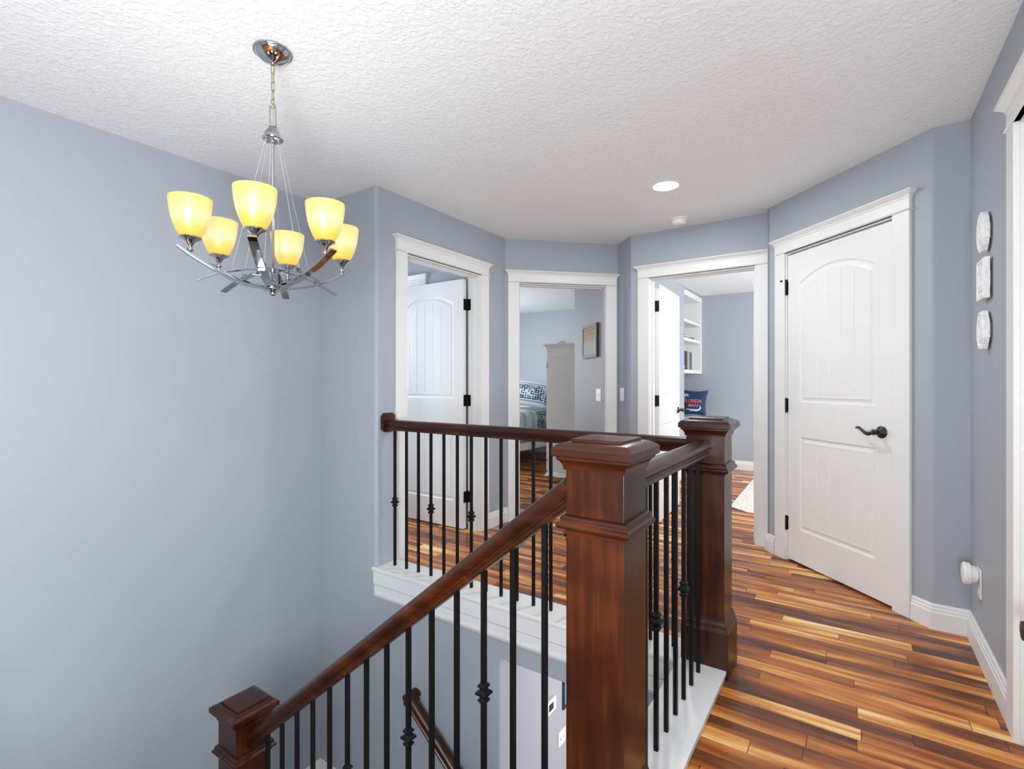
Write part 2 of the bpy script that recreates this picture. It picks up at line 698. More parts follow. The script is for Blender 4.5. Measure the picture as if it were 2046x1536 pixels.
C1, C2, C3, C4 = (-2.48, 2.145), (-2.48, 3.56), (-1.755, 4.285), (-1.56, 4.09)
C5, C6 = (-0.51, 4.00), (0.315, 3.175)
XR = 0.455
r2 = math.sqrt(2)
RB = 0.022

# stairwell left wall
struct(wall('w', (-3.05, -3.5), R(90), 5.77, LOW, HC, '').build('wall_left', M['wall']), 'tall blue-grey wall on the left of the stairwell')
# stairwell back wall: above and beside the sill, and below it with the opening to the lower hall
b = wall('w', (-3.17, 2.145), 0, 0.69 - RB, -0.005, HC, '')
fillet(b, C1, (1, 0), (0, 1), RB, -0.005, HC)
b.m = Matrix()
b.box(-3.17, -2.48, 2.145, 2.265, LOW, -0.005)
b.box(-2.48, -1.57, 2.145, 2.265, LOW, 0.013)
b.prism([(-1.57, 2.265), (-1.57, 2.145)] + [(-1.57 + 0.03 * math.sin(R(11.25 * i)), 2.175 - 0.03 * math.cos(R(11.25 * i))) for i in range(1, 9)] + [(-1.54, 2.265)], LOW, -0.246)
b.box(-1.57, -1.54, 2.145, 2.265, -0.246, 0.013)
b.box(-1.54, -0.585, 2.145, 2.265, -0.246, 0.013)
struct(b.build('wall_back', M['wall'], smooth=30), 'blue-grey wall behind the stairs, running under the far railing', 'wall')
# door walls
b = wall('w', C1, R(90), 1.415, 0, HC, '', [(0.24, 1.08, 0, 2.065)], x0=RB)
struct(b.build('wall_hall_left', M['wall'], smooth=30), 'blue-grey wall around the half-open door on the left of the hall')
b = wall('w', C2, R(45), 0.725 * r2, 0, HC, '', [(0.105, 0.925, 0, 2.065)])
struct(b.build('wall_hall_bedroom', M['wall']), 'angled blue-grey wall around the bedroom doorway')
b = wall('w', C3, R(-45), 0.195 * r2 - RB * math.tan(R(22.5)), 0, HC, '')
fillet(b, C4, (1, -1), (1, 0), RB, 0, HC)
struct(b.build('wall_hall_pier', M['wall'], smooth=30), 'narrow angled wall with a light switch between two doorways')
b = wall('w', C4, 0, 1.05 + 0.1, 0, HC, '', [(0.148, 0.972, 0, 2.065)], x0=RB * math.tan(R(22.5)))
struct(b.build('wall_hall_study', M['wall']), 'blue-grey wall around the study doorway')
t4 = RB * math.tan(R(22.5))
b = wall('w', C5, R(-45), 0.825 * r2 - t4, 0, HC, '', [(0.175, 0.985, 0, 2.075)], x0=RB)
fillet(b, C6, (1, -1), (1, 0), RB, 0, HC)
fillet(b, C5, (0, -1), (1, -1), RB * 0.6, 0, HC)
b.m = Matrix()
b.prism([(-0.51, 4.02), (-0.49, 3.985), (-0.40, 4.05), (-0.40, 4.10), (-0.51, 4.10)], 0, HC)
b.box(0.315 + t4, 0.575, 3.175, 3.295, 0, HC)
struct(b.build('wall_hall_closet', M['wall'], smooth=30), 'angled blue-grey wall around the closed closet door')
b = wall('w', (XR, 3.295), R(-90), 6.8, 0, HC, '', [(0.965, 1.815, 0, 2.065)])
struct(b.build('wall_right', M['wall']), 'blue-grey wall on the right with three white plaques')
struct(wall('w', (1.6, -3.5), R(180), 4.9, 0, HC, '').build('wall_front', M['wall']), 'blue-grey wall behind the camera')
# stairwell enclosure below the upper floor
struct(MB().box(-3.05, -0.585, -0.07, 0.05, LOW, -0.28).build('wall_stair_front', M['wall']), 'blue-grey wall under the floor beside the first flight')
struct(MB().box(-0.585, -0.465, 0.05, 2.265, LOW, 0.013).build('wall_stair_right', M['wall']), 'blue-grey wall under the near railing')
# closet interior behind door 4 and door 5
struct(MB().box(XR + 0.7, XR + 0.8, -0.2, 4.2, 0, HC).build('wall_closet', M['wall']), 'closet back wall behind the right wall')
# rooms
struct(MB().box(-4.5, -2.6, 3.30, 3.40, 0, HC).build('wall_side_room_back', M['wall']), 'blue wall seen above the half-open left door')
struct(MB().box(-4.5, -4.4, 2.2, 3.40, 0, HC).build('wall_side_room_left', M['wall']), 'far wall of the small left room')
struct(MB().box(-5.6, -2.45, 7.53, 7.65, 0, HC).build('wall_bedroom_back', M['wall']), 'pale blue bedroom back wall')
struct(MB().box(-5.7, -5.6, 3.4, 7.65, 0, HC).build('wall_bedroom_left', M['wall']), 'bedroom window wall')
b = MB()
s0 = (-1.862, 4.202)
e0 = (-2.44, 4.78)
b.prism([s0, e0, (-2.44, 7.53), (-2.32, 7.53), (-2.32, 4.83), (-1.78, 4.285)], 0, HC)
struct(b.build('wall_bedroom_right', M['wall']), 'bedroom wall beside the door with a framed print')
b = MB()
b.box(-1.90, -1.78, 4.46, 6.40, 0, HC)
b.prism([(-1.685, 4.365), (-1.62, 4.30), (-1.60, 4.36), (-1.78, 4.54), (-1.82, 4.50)], 0, HC)
b.box(-2.28, -2.14, 6.52, 7.6, 0, HC)
b.box(-2.28, -1.78, 6.40, 6.52, 0, HC)
struct(b.build('wall_study_left', M['wall']), 'study wall ending at the built-in bookcase')
struct(MB().box(-2.28, 1.7, 7.50, 7.62, 0, HC).build('wall_study_back', M['wall']), 'blue-grey back wall of the study')
struct(MB().box(1.5, 1.6, 3.9, 7.6, 0, HC).build('wall_study_right', M['wall']), 'study window wall')
struct(MB().box(-0.4, 1.6, 4.35, 4.45, 0, HC).build('wall_study_front', M['wall']), 'study wall behind the closet')
struct(MB().box(-2.02, -1.90, 2.265, 5.6, LOW, -0.28).build('wall_lower_left', M['wall']), 'pale wall of the lower hall with a thermostat')
struct(MB().box(-2.02, 1.6, 5.5, 5.62, LOW, -0.28).build('wall_lower_back', M['wall']), 'back wall of the lower hall')
struct(MB().box(1.5, 1.6, 2.2, 5.6, LOW, -0.28).build('wall_lower_right', M['wall']), 'right wall of the lower hall')

# ------------------------------------------------------------------ baseboards
BASE = [(0, 0), (0.016, 0), (0.016, 0.082), (0.0125, 0.088), (0.0125, 0.098), (0.009, 0.103), (0.009, 0.113), (0.004, 0.122), (0, 0.122)]


def baseboard(name, path, z, label):
    """the room lies on the right of the path"""
    b = MB()
    b.sweep([(x, y, z) for x, y in path], BASE)
    struct(b.build(name, M['trim'], smooth=25), label, 'baseboard')


baseboard('baseboard_back', [(-2.48, 3.31), (-2.48, 3.56), (-2.466, 3.574)], 0, 'white baseboard right of the half-open left door')
baseboard('baseboard_pier', [(-1.758, 4.282), (-1.56, 4.09), (-1.50, 4.09)], 0, 'white baseboard between the bedroom and study doorways')
baseboard('baseboard_closet_left', [(-0.51, 4.07), (-0.51, 4.00), (-0.453, 3.943)], 0, 'short white baseboard left of the closet door')
baseboard('baseboard_right', [(0.246, 3.244), (0.315, 3.175), (XR, 3.175), (XR, 2.424)], 0, 'white baseboard turning from the closet door along the right wall')
baseboard('baseboard_front', [(XR, 1.37), (XR, -3.5)], 0, 'white baseboard on the right wall near the camera')
baseboard('baseboard_landing', [(-3.05, 0.1), (-3.05, 2.145), (-2.36, 2.145)], LAND, 'white baseboard around the stair landing corner')
baseboard('baseboard_study', [(-1.56, 7.50), (1.5, 7.50)], 0, 'white baseboard at the back of the study')
baseboard('baseboard_study_left', [(-1.78, 4.56), (-1.78, 6.5)], 0, 'white baseboard along the study side wall')
baseboard('baseboard_bedroom', [(-5.6, 7.53), (-2.44, 7.53), (-2.44, 4.78), (-1.96, 4.30)], 0, 'white baseboard around the bedroom')

# ------------------------------------------------------------------ door casings
def casing(name, origin, rz, a, c, label, zt=2.045, thick=0.12, w=0.095, right=True, hall_only=False, stop=True, left=True):
    root = empty(name, (origin[0], origin[1], 0), rz)
    struct(root, label, 'door trim')
    L, H = a - 0.006, zt + 0.010
    b = MB()
    if left:
        b.box(L - w, L, -0.018, 0, 0, H)
    if right:
        b.box(c + 0.006, c + 0.006 + w, -0.018, 0, 0, H)
    b.build('side_casing', M['trim'], root, bevel=0.002)
    h = MB()
    x0, x1 = L - w, c + 0.006 + (w if right is True else right)
    h.box(x0, x1, -0.018, 0, H, H + 0.075)
    h.rects(x0, x1, -0.018, 0, [(0.0, H + 0.000), (0.004, H + 0.002), (0.008, H + 0.006), (0.004, H + 0.010), (0.0, H + 0.012)], back=False)
    h.rects(x0, x1, -0.018, 0, [(0.0, H + 0.066), (0.004, H + 0.067), (0.004, H + 0.073), (0.007, H + 0.078), (0.016, H + 0.086), (0.020, H + 0.089), (0.024, H + 0.094), (0.028, H + 0.095), (0.028, H + 0.102), (0.0, H + 0.102)], back=False)
    h.build('head_casing', M['trim'], root, bevel=0.0008)
    j = MB()
    j.box(a - 0.02, a, -0.002, thick + 0.002, 0, zt)
    j.box(c, c + 0.02, -0.002, thick + 0.002, 0, zt)
    j.box(a - 0.02, c + 0.02, -0.002, thick + 0.002, zt, zt + 0.02)
    if stop:
        s0, s1 = stop if isinstance(stop, tuple) else (0.045, 0.080)
        j.box(a, a + 0.011, s0, s1, 0, zt)
        j.box(c - 0.011, c, s0, s1, 0, zt)
        j.box(a + 0.011, c - 0.011, s0, s1, zt - 0.011, zt)
    j.build('jamb', M['trim'], root, bevel=0.001)
    return root


casing('trim_1', C1, R(90), 0.26, 1.06, 'white trim around the half-open door on the left', stop=(0.04, 0.075))
casing('trim_2', C2, R(45), 0.125, 0.905, 'white trim around the bedroom doorway', w=0.097, stop=(0.04, 0.075))
casing('trim_3', C4, 0, 0.168, 0.952, 'white trim around the study doorway', stop=(0.04, 0.075))
casing('trim_4', C5, R(-45), 0.195, 0.965, 'white trim around the closed closet door', zt=2.055, stop=(0.045, 0.080))
casing('trim_5', (XR, 3.295), R(-90), 0.985, 1.795, 'white trim of the doorway at the right edge', stop=(0.06, 0.09))
# trim of a further door inside the small room on the left
casing('trim_6', (-4.4, 3.30), 0, 0.35, 1.15, 'white head trim behind the half-open left door', stop=None)

# ------------------------------------------------------------------ doors
def offset_loop(a, zb, zs, rise, o, xs):
    """closed loop of a panel outline with an arched top; xs are unit abscissae -1..1"""
    A = a - o
    top = [(A * x, zs - o + rise * (1 - x * x) * (1 if rise else 0)) for x in xs]
    bot = [(A * x, zb + o) for x in xs]
    return bot, top


def door_face(b, w, h, y, sgn, panels, mir=False):
    """one moulded face of a two-panel plank door; y is the surface, sgn the outward direction"""
    import bmesh
    bm = bmesh.new()
    grooves = (-0.6, -0.2, 0.2, 0.6)
    xs = set([-1, 1])
    for g in grooves:
        xs |= {g - 0.012, g, g + 0.012}
    for i in range(17):
        t = -1 + i / 8
        if all(abs(t - g) > 0.03 for g in grooves):
            xs.add(t)
    xs = sorted(xs)
    rings = [(0.0, 0.0), (0.006, -0.0055), (0.014, -0.0075), (0.024, -0.0060), (0.034, -0.0025), (0.046, -0.0035)]
    outer = [bm.verts.new((x, y, z)) for x, z in ((0, 0), (w, 0), (w, h), (0, h))]
    edges = [bm.edges.new((outer[i], outer[(i + 1) % 4])) for i in range(4)]
    for (x0, x1, zb, zs, rise) in panels:
        cx, a = (x0 + x1) / 2, (x1 - x0) / 2
        prev = None
        for o, d in rings:
            bot, top = offset_loop(a, zb, zs, rise, o, xs)
            pts = bot + top[::-1]
            loop = [bm.verts.new((cx + px, y + sgn * d, pz)) for px, pz in pts]
            n = len(loop)
            if prev is None:
                edges += [bm.edges.new((loop[i], loop[(i + 1) % n])) for i in range(n)]
            else:
                for i in range(n):
                    j = (i + 1) % n
                    bm.faces.new((prev[i], prev[j], loop[j], loop[i]))
            prev = loop
        k = len(xs)
        o, d = rings[-1]
        bot, top = offset_loop(a, zb, zs, rise, o, xs)
        dz = 0.02
        # plank field: grooves fade at its ends
        lo = [bm.verts.new((cx + px, y + sgn * (d - (0.003 if xs[i] in grooves else 0)), pz + 0.004)) for i, (px, pz) in enumerate(bot)]
        hi = [bm.verts.new((cx + px, y + sgn * (d - (0.003 if xs[i] in grooves else 0)), pz - 0.004)) for i, (px, pz) in enumerate(top)]
        B = prev[:k]
        T = prev[k:][::-1]
        for i in range(k - 1):
            bm.faces.new((B[i], B[i + 1], lo[i + 1], lo[i]))
            bm.faces.new((lo[i], lo[i + 1], hi[i + 1], hi[i]))
            bm.faces.new((hi[i], hi[i + 1], T[i + 1], T[i]))
        bm.faces.new((B[0], lo[0], hi[0], T[0]))
        bm.faces.new((B[-1], T[-1], hi[-1], lo[-1]))
    bmesh.ops.triangle_fill(bm, edges=edges, use_beauty=True, use_dissolve=False)
    bm.verts.index_update()
    vs = [tuple(v.co) for v in bm.verts]
    fs = [tuple(v.index for v in f.verts) for f in bm.faces]
    bm.free()
    b.add(vs, fs)


def door_slab(parent, w, x=0.0, h=2.03, t=0.035, y=0.0):
    z0 = 0.012
    b = MB(Matrix.Translation((x, y, z0)))
    panels = [(0.105, w - 0.108, 0.215, 0.825, 0.0), (0.105, w - 0.108, 1.052, 1.835, 0.075)]
    hh = h - z0
    door_face(b, w, hh, 0, -1, panels)
    door_face(b, w, hh, t, 1, panels)
    b.add([(0, 0, 0), (w, 0, 0), (w, t, 0), (0, t, 0), (0, 0, hh), (w, 0, hh), (w, t, hh), (0, t, hh)],
          [(0, 1, 2, 3), (4, 5, 6, 7), (1, 2, 6, 5), (0, 3, 7, 4)])
    o = b.build('door_slab', M['trim'], parent)
    return o


def plate(b, w, h, t, r=0.006, n=5):
    """rounded plate in local x (0..w) and z (-h/2..h/2), thickness along y 0..-t; round corners at x=w"""
    pts = [(0, -h / 2)]
    for i in range(n):
        a = -math.pi / 2 + math.pi / 2 * i / (n - 1)
        pts.append((w - r + r * math.cos(a), -h / 2 + r + r * math.sin(a)))
    for i in range(n):
        a = math.pi / 2 * i / (n - 1)
        pts.append((w - r + r * math.cos(a), h / 2 - r + r * math.sin(a)))
    pts.append((0, h / 2))
    m = len(pts)
    v = [(x, 0, z) for x, z in pts] + [(x, -t, z) for x, z in pts]
    f = [tuple(range(m)), tuple(reversed(range(m, 2 * m)))] + [(i, (i + 1) % m, (i + 1) % m + m, i + m) for i in range(m)]
    b.add(v, f)


def barrel_hinge(parent, x, y, z, r=0.0065, hgt=0.09):
    b = MB(Matrix.Translation((x, y, z)))
    b.lathe([(0.003, -hgt / 2 - 0.005), (r, -hgt / 2), (r, -hgt / 6 - .001), (r * .86, -hgt / 6), (r, -hgt / 6 + .001), (r, hgt / 6 - .001), (r * .86, hgt / 6), (r, hgt / 6 + .001), (r, hgt / 2), (0.003, hgt / 2 + 0.005)], n=12)
    return b


def lever(parent, x, y, z, way, side):
    """rosette on a face at local y, lever pointing to way (+1/-1 in x), standing out along side in y"""
    h = MB(Matrix.Translation((x, y, z)) @ Matrix.Rotation(R(90) * (1 if side < 0 else -1), 4, 'X'))
    h.lathe([(0.033, 0.0), (0.033, 0.004), (0.029, 0.008), (0.026, 0.009), (0.022, 0.013), (0.014, 0.016), (0.011, 0.020), (0.011, 0.040), (0.015, 0.045), (0.015, 0.056), (0.010, 0.060)], n=28)
    o = h.build('door_handle', M['bronze'], parent, smooth=40)
    b = MB(Matrix.Translation((x, y, z)))
    pts, n = [], 14
    for i in range(n + 1):
        t = i / n
        pts.append((way * (0.008 + 0.108 * t), side * (0.050 + 0.006 * math.sin(t * 3.0)), 0.002 - 0.013 * math.sin(t * math.pi * 1.7 + 0.25) * (1.0 if t < .6 else 1.0) + 0.004 * t))
    v, f = [], []
    for i, p in enumerate(pts):
        t = i / n
        ry = 0.0085 - 0.003 * t
        rz = 0.0100 * (1 - t) + 0.0050 * t + 0.0035 * math.sin(t * math.pi)
        if i == n:
            ry, rz = ry * .5, rz * .5
        for k in range(8):
            a = k / 8 * 2 * math.pi
            v.append((p[0], p[1] + ry * math.cos(a), p[2] + rz * math.sin(a)))
    for i in range(n):
        for k in range(8):
            q = (k + 1) % 8
            f.append((i * 8 + k, i * 8 + q, i * 8 + 8 + q, i * 8 + 8 + k))
    f += [tuple(range(8)), tuple(n * 8 + k for k in reversed(range(8)))]
    b.add(v, f)
    b.build('lever', M['bronze'], o, smooth=60)
    return o


# door 1: swung back into the small room, 90 degrees, hinged on the far jamb
d1 = empty('door_1', (-2.61, 3.172, 0), R(180))
struct(d1, 'white two-panel door standing open into the room on the left', 'door')
# local +x points to world -X, local +y to world -Y
door_slab(d1, 0.765, x=0.0, y=-0.017)
for z in (1.826, 1.048, 0.266):
    b = barrel_hinge(d1, -0.002, -0.026, z)
    b.m = Matrix.Translation((-0.001, -0.020, z)) @ Matrix.Rotation(R(90), 4, 'Z')
    plate(b, 0.036, 0.092, 0.0025)
    b.m = Matrix.Translation((0.002, -0.0325, z)) @ Matrix.Rotation(R(180), 4, 'Z')
    plate(b, 0.038, 0.092, 0.0025)
    b.build('hinge', M['black'], d1)
# door 2: folded back out of sight against the bedroom wall, leaves on its jamb
d2 = empty('door_2', (C2[0], C2[1], 0), R(45))
struct(d2, 'bedroom door hinged at the left, opened fully into the bedroom', 'door')
sl = door_slab(d2, 0.76, x=0.0, y=-0.017)
sl.location = (0.118, 0.135, 0)
sl.rotation_euler = (0, 0, R(98))
for z in (1.826, 1.048, 0.266):
    b = barrel_hinge(d2, 0.128, 0.126, z, r=0.006)
    b.m = Matrix.Translation((0.1262, 0.128, z)) @ Matrix.Rotation(R(-90), 4, 'Z')
    plate(b, 0.038, 0.092, -0.0025)
    b.build('hinge', M['black'], d2)
# door 3: open into the study, seen from its hinge edge
d3 = empty('door_3', (-1.377, 4.225, 0), R(93.6))
struct(d3, 'white study door standing open, black lever on its face', 'door')
# local x runs away from the camera, local -y faces the study (+X world)
door_slab(d3, 0.765, x=0.0, y=-0.017)
for z in (1.84, 1.04, 0.25):
    b = barrel_hinge(d3, -0.010, 0.020, z)
    b.m = Matrix.Translation((-0.002, 0.018, z)) @ Matrix.Rotation(R(-90), 4, 'Z')
    plate(b, 0.034, 0.092, 0.0025)
    b.build('hinge', M['black'], d3)
lever(d3, 0.70, -0.017, 0.93, -1, -1)
# door 4: closed closet door opening towards the hall
d4 = empty('door_4', (C5[0], C5[1], 0), R(-45))
struct(d4, 'white closed closet door with arched upper panel and black lever', 'door')
door_slab(d4, 0.764, x=0.198, y=0.003, h=2.045)
for z in (1.83, 1.04, 0.25):
    b = barrel_hinge(d4, 0.1945, -0.0075, z, r=0.0065)
    b.m = Matrix.Translation((0.1975, 0.0035, z)) @ Matrix.Rotation(R(0), 4, 'Z')
    b.box(-0.003, 0.004, -0.004, 0.0, -0.045, 0.045)
    if z > 1.5:   # hinge-pin door stop
        b.m = Matrix.Translation((0.1945, -0.0075, z + 0.048))
        b.box(-0.006, 0.006, -0.006, 0.006, 0, 0.008)
        b.m = b.m @ Matrix.Rotation(R(200), 4, 'Z')
        b.box(0.0, 0.034, -0.003, 0.003, 0.001, 0.006)
        b.lathe([(0.006, -0.002), (0.008, 0.0), (0.008, 0.007), (0.006, 0.009)], x=0.034, n=10)
    b.build('hinge', M['black'], d4)
lever(d4, 0.894, 0.003, 0.925, -1, -1)
MB().box(0.9605, 0.9645, 0.0015, 0.012, 0.89, 0.945).build('latch_plate', M['bronze'], d4)
# door 5 at the right edge
d5 = empty('door_5', (XR, 3.295, 0), R(-90))
struct(d5, 'white door at the right edge of the picture', 'door')
door_slab(d5, 0.806, x=0.987, y=0.02, h=2.042)
k = MB(Matrix.Translation((1.305, 0.02, 0.49)) @ Matrix.Rotation(R(90), 4, 'X'))
k.lathe([(0.033, 0), (0.033, 0.005), (0.020, 0.012), (0.012, 0.020), (0.012, 0.04), (0.024, 0.05), (0.030, 0.065), (0.026, 0.082), (0.0, 0.086)], n=24)
k.build('door_knob', M['bronze'], d5, smooth=40)

# ------------------------------------------------------------------ stairwell sills
SILL = 0.038
FR_Y, NR_X = 2.228, -0.514      # lines of the far and the near railing


def local(name, loc, label, cat=None, group=None, kind=None, rz=0.0):
    """an Empty at loc; meshes built with the returned matrix use world coordinates"""
    o = empty(name, loc, rz)
    tag(o, label, cat, group, kind)
    return o, (Matrix.Translation(Vector(loc)) @ Matrix.Rotation(rz, 4, 'Z')).inverted()


t7, m7 = local('trim_7', (-2.50, 2.132, 0), 'white sill and stepped apron under the far railing', 'trim', kind='structure')
MB(m7).prism([(-2.502, 2.122), (-0.607, 2.122), (-0.607, 2.322), (-2.4785, 2.322), (-2.4785, 2.1435), (-2.502, 2.1435)], SILL - 0.018, SILL).build('sill_board', M['trim'], t7, bevel=0.003)
MB(m7).box(-2.494, -0.603, 2.1315, 2.1445, -0.066, SILL - 0.018).build('upper_apron', M['trim'], t7, bevel=0.0015)
MB(m7).box(-2.490, -0.600, 2.136, 2.1447, -0.125, -0.070).build('lower_apron', M['trim'], t7, bevel=0.001)
b = MB(m7)
b.sweep([(-2.488, 2.1447, -0.148), (-0.60, 2.1447, -0.148)], [(0, 0), (0.004, 0.0), (0.006, 0.005), (0.006, 0.009), (0.014, 0.013), (0.016, 0.017), (0.016, 0.0225), (0, 0.0225)])
b.build('apron_moulding', M['trim'], t7, smooth=30)
t8, m8 = local('trim_8', (-0.607, 1.05, 0), 'white sill and apron under the near railing', 'trim', kind='structure')
MB(m8).box(-0.607, -0.422, 1.05, 2.321, SILL - 0.018, SILL).build('sill_board', M['trim'], t8, bevel=0.003)
MB(m8).box(-0.600, -0.5855, 1.05, 2.121, -0.066, SILL - 0.018).build('upper_apron', M['trim'], t8, bevel=0.0015)
MB(m8).box(-0.596, -0.5855, 1.05, 2.13, -0.148, -0.067).build('lower_apron', M['trim'], t8, bevel=0.001)
MB(m8).box(-0.464, -0.428, 1.05, 2.316, 0.0005, SILL - 0.018).build('floor_edge', M['trim'], t8)

# ------------------------------------------------------------------ newel posts
def newel(name, x, y, zb, lip, label, base_h=0.20):
    """lip = height of the underside of the cap lip"""
    root, m = local(name, (x, y, zb), label, 'newel post')
    sh, m_ = 0.075, m
    b = MB(m_)
    b.square(x, y, [(sh, zb), (sh, lip)])
    b.build('shaft', M['cherry_z'], root, bevel=0.0012)
    if base_h:
        z = zb
        b = MB(m_)
        b.square(x, y, [(0.093, z), (0.093, z + base_h - 0.028), (0.090, z + base_h - 0.024), (0.087, z + base_h - 0.012), (0.087, z + base_h - 0.004),
                        (0.083, z + base_h), (0.080, z + base_h + 0.010), (0.079, z + base_h + 0.018), (0.074, z + base_h + 0.020)])
        b.build('base_block', M['cherry_z'], root, bevel=0.0015)
    b = MB(m_)
    c = lip - 0.191
    b.square(x, y, [(0.074, c), (0.079, c + 0.001), (0.080, c + 0.008), (0.086, c + 0.011), (0.0925, c + 0.015), (0.0945, c + 0.021), (0.0925, c + 0.027), (0.087, c + 0.031),
                    (0.086, c + 0.034), (0.0865, c + 0.039), (0.084, c + 0.044), (0.079, c + 0.047), (0.074, c + 0.048)])
    b.build('collar', M['cherry_x'], root, smooth=28)
    b = MB(m_)
    b.square(x, y, [(0.074, lip - 0.034), (0.080, lip - 0.033), (0.080, lip - 0.028), (0.082, lip - 0.020), (0.087, lip - 0.012), (0.0935, lip - 0.007), (0.0935, lip - 0.001), (0.095, lip)])
    b.build('cap_moulding', M['cherry_x'], root, smooth=28)
    b = MB(m_)
    b.square(x, y, [(0.094, lip), (0.100, lip), (0.102, lip + 0.002), (0.102, lip + 0.019), (0.100, lip + 0.022), (0.092, lip + 0.029), (0.080, lip + 0.034), (0.068, lip + 0.0365),
                    (0.066, lip + 0.0365), (0.066, lip + 0.042), (0.064, lip + 0.043), (0.03, lip + 0.0455)])
    b.build('cap', M['cherry_x'], root, smooth=20)
    return root


LIP = 1.010
newel('newel_post', NR_X, 1.183, 0.0, LIP, 'thick reddish-brown newel post at the top of the stairs, largest and nearest to the camera', 0.20)
newel('newel_post', -0.508, 2.243, 0.0, 1.004, 'reddish-brown newel post at the far corner where two level handrails meet', 0.21)
newel('newel_post', -2.225, 1.183, LAND, -0.247, 'reddish-brown newel post at the foot of the sloping handrail, low on the left', 0.20)

# ------------------------------------------------------------------ railings
RAIL = [(-0.021, 0), (-0.024, 0.003), (-0.024, 0.013), (-0.0195, 0.017), (-0.0195, 0.021), (-0.0285, 0.030), (-0.0325, 0.038), (-0.0325, 0.046), (-0.028, 0.056), (-0.018, 0.063), (-0.006, 0.066)]
RAIL = RAIL + [(-u, w) for u, w in reversed(RAIL)]
KN = [(0.0062, -0.030), (0.0090, -0.029), (0.0135, -0.022), (0.0135, -0.019), (0.0088, -0.0135), (0.0092, -0.011), (0.0185, -0.003), (0.0185, 0.003),
      (0.0092, 0.011), (0.0088, 0.0135), (0.0135, 0.019), (0.0135, 0.022), (0.0090, 0.029), (0.0062, 0.030)]


def bar_mesh(x, y, z0, z1, m, h=0.0068):
    return MB(m).box(x - h, x + h, y - h, y + h, z0, z1)


def knuckle(parent, x, y, z, m):
    b = MB(m)
    b.square(x, y, [(e, z + dz) for e, dz in KN])
    return b.build('knuckle', M['black'], parent)


def rosette(parent, m, X, y, z0, z1, w=0.1, t=0.026):
    c = 0.020
    pts = [(y - w / 2 + c, z0), (y + w / 2 - c, z0), (y + w / 2, z0 + c), (y + w / 2, z1 - c), (y + w / 2 - c, z1), (y - w / 2 + c, z1), (y - w / 2, z1 - c), (y - w / 2, z0 + c)]
    b = MB(m)
    n = len(pts)
    b.add([(X, a, c_) for a, c_ in pts] + [(X + t, a, c_) for a, c_ in pts],
          [tuple(range(n)), tuple(reversed(range(n, 2 * n)))] + [(i, (i + 1) % n, (i + 1) % n + n, i + n) for i in range(n)])
    return b.build('rosette', M['cherry_z'], parent, bevel=0.003)


# far railing
far, mf = local('railing', (-2.48, FR_Y, SILL), 'level railing with black balusters between the left wall rosette and the far newel post', 'railing')
FT = 0.957
MB(mf).sweep([(-2.456, FR_Y, FT - 0.066), (-0.5835, FR_Y, FT - 0.066)], RAIL).build('handrail', M['cherry_x'], far, smooth=35)
rosette(far, mf, -2.4795, FR_Y, 0.878, 1.000)
fx = [-2.402 + 0.1028 * i for i in range(18)]
for i, x in enumerate(fx):
    if x > -0.62:
        break
    o = bar_mesh(x, FR_Y, SILL, FT - 0.064, mf).build('baluster', M['black'], far)
    if i % 3 == 0:
        knuckle(o, x, FR_Y, 0.438, mf)
# near railing
near, mn = local('railing', (NR_X, 1.26, SILL), 'short level railing with black balusters between the two nearest newel posts', 'railing')
MB(mn).sweep([(NR_X, 1.2585, FT - 0.066), (NR_X, 2.1675, FT - 0.066)], RAIL).build('handrail', M['cherry_y'], near, smooth=35)
ny = [2.083 - 0.1032 * k for k in range(8)]
for i, y in enumerate(ny):
    o = bar_mesh(NR_X, y, SILL, FT - 0.064, mn).build('baluster', M['black'], near)
    if i % 3 == 2:
        knuckle(o, NR_X, y, 0.441, mn)
# sloping railing
SL = 0.812
def zt(x):
    return 0.940 + SL * (x + 0.63)
slo, ms = local('railing', (-2.15, 1.183, LAND + 0.1), 'sloping railing with black balusters running down the first flight of stairs', 'railing')
dp = 0.066 * math.sqrt(1 + SL * SL)
MB(ms).sweep([(-2.16, 1.183, zt(-2.16) - dp), (-0.585, 1.183, zt(-0.585) - dp)], RAIL).build('handrail', M['cherry_x'], slo, smooth=35)
sx = [-0.694 - 0.1035 * i for i in range(14)]
TR = 0.229
for i, x in enumerate(sx):
    k = min(8, int((-0.600 - x) / TR) + 1)
    o = bar_mesh(x, 1.183, -0.19 * k, zt(x) - dp + 0.006, ms).build('baluster', M['black'], slo)
    if i % 3 == 2:
        knuckle(o, x, 1.183, zt(x) - 0.440, ms)
# wall handrail of the lower flight
h2, mh = local('wall_handrail', (-2.13, 2.145, -0.62), 'reddish-brown handrail fixed to the back wall above the lower flight', 'handrail')
b = MB(mh)
hp = [(-2.150, 2.085, -0.655), (-1.0, 2.085, -0.655 - 0.80 * 1.15)]
b.sweep(hp, RAIL)
b.build('handrail', M['cherry_x'], h2, smooth=35)
b = MB(mh)
b.sweep([(-2.128, 2.060, -0.668), (-2.128, 2.1445, -0.668)], [(u, w) for u, w in RAIL])
b.build('wall_return', M['cherry_y'], h2, smooth=35)
for bx in (-1.75, -1.15):
    z = -0.655 + (-2.150 - bx) * 0.80
    b = MB(mh)
    b.tube([(bx, 2.1445, z - 0.06), (bx, 2.10, z - 0.06), (bx, 2.085, z - 0.045), (bx, 2.085, z + 0.004)], 0.006)
    b.build('bracket', M['bronze'], h2, smooth=40)

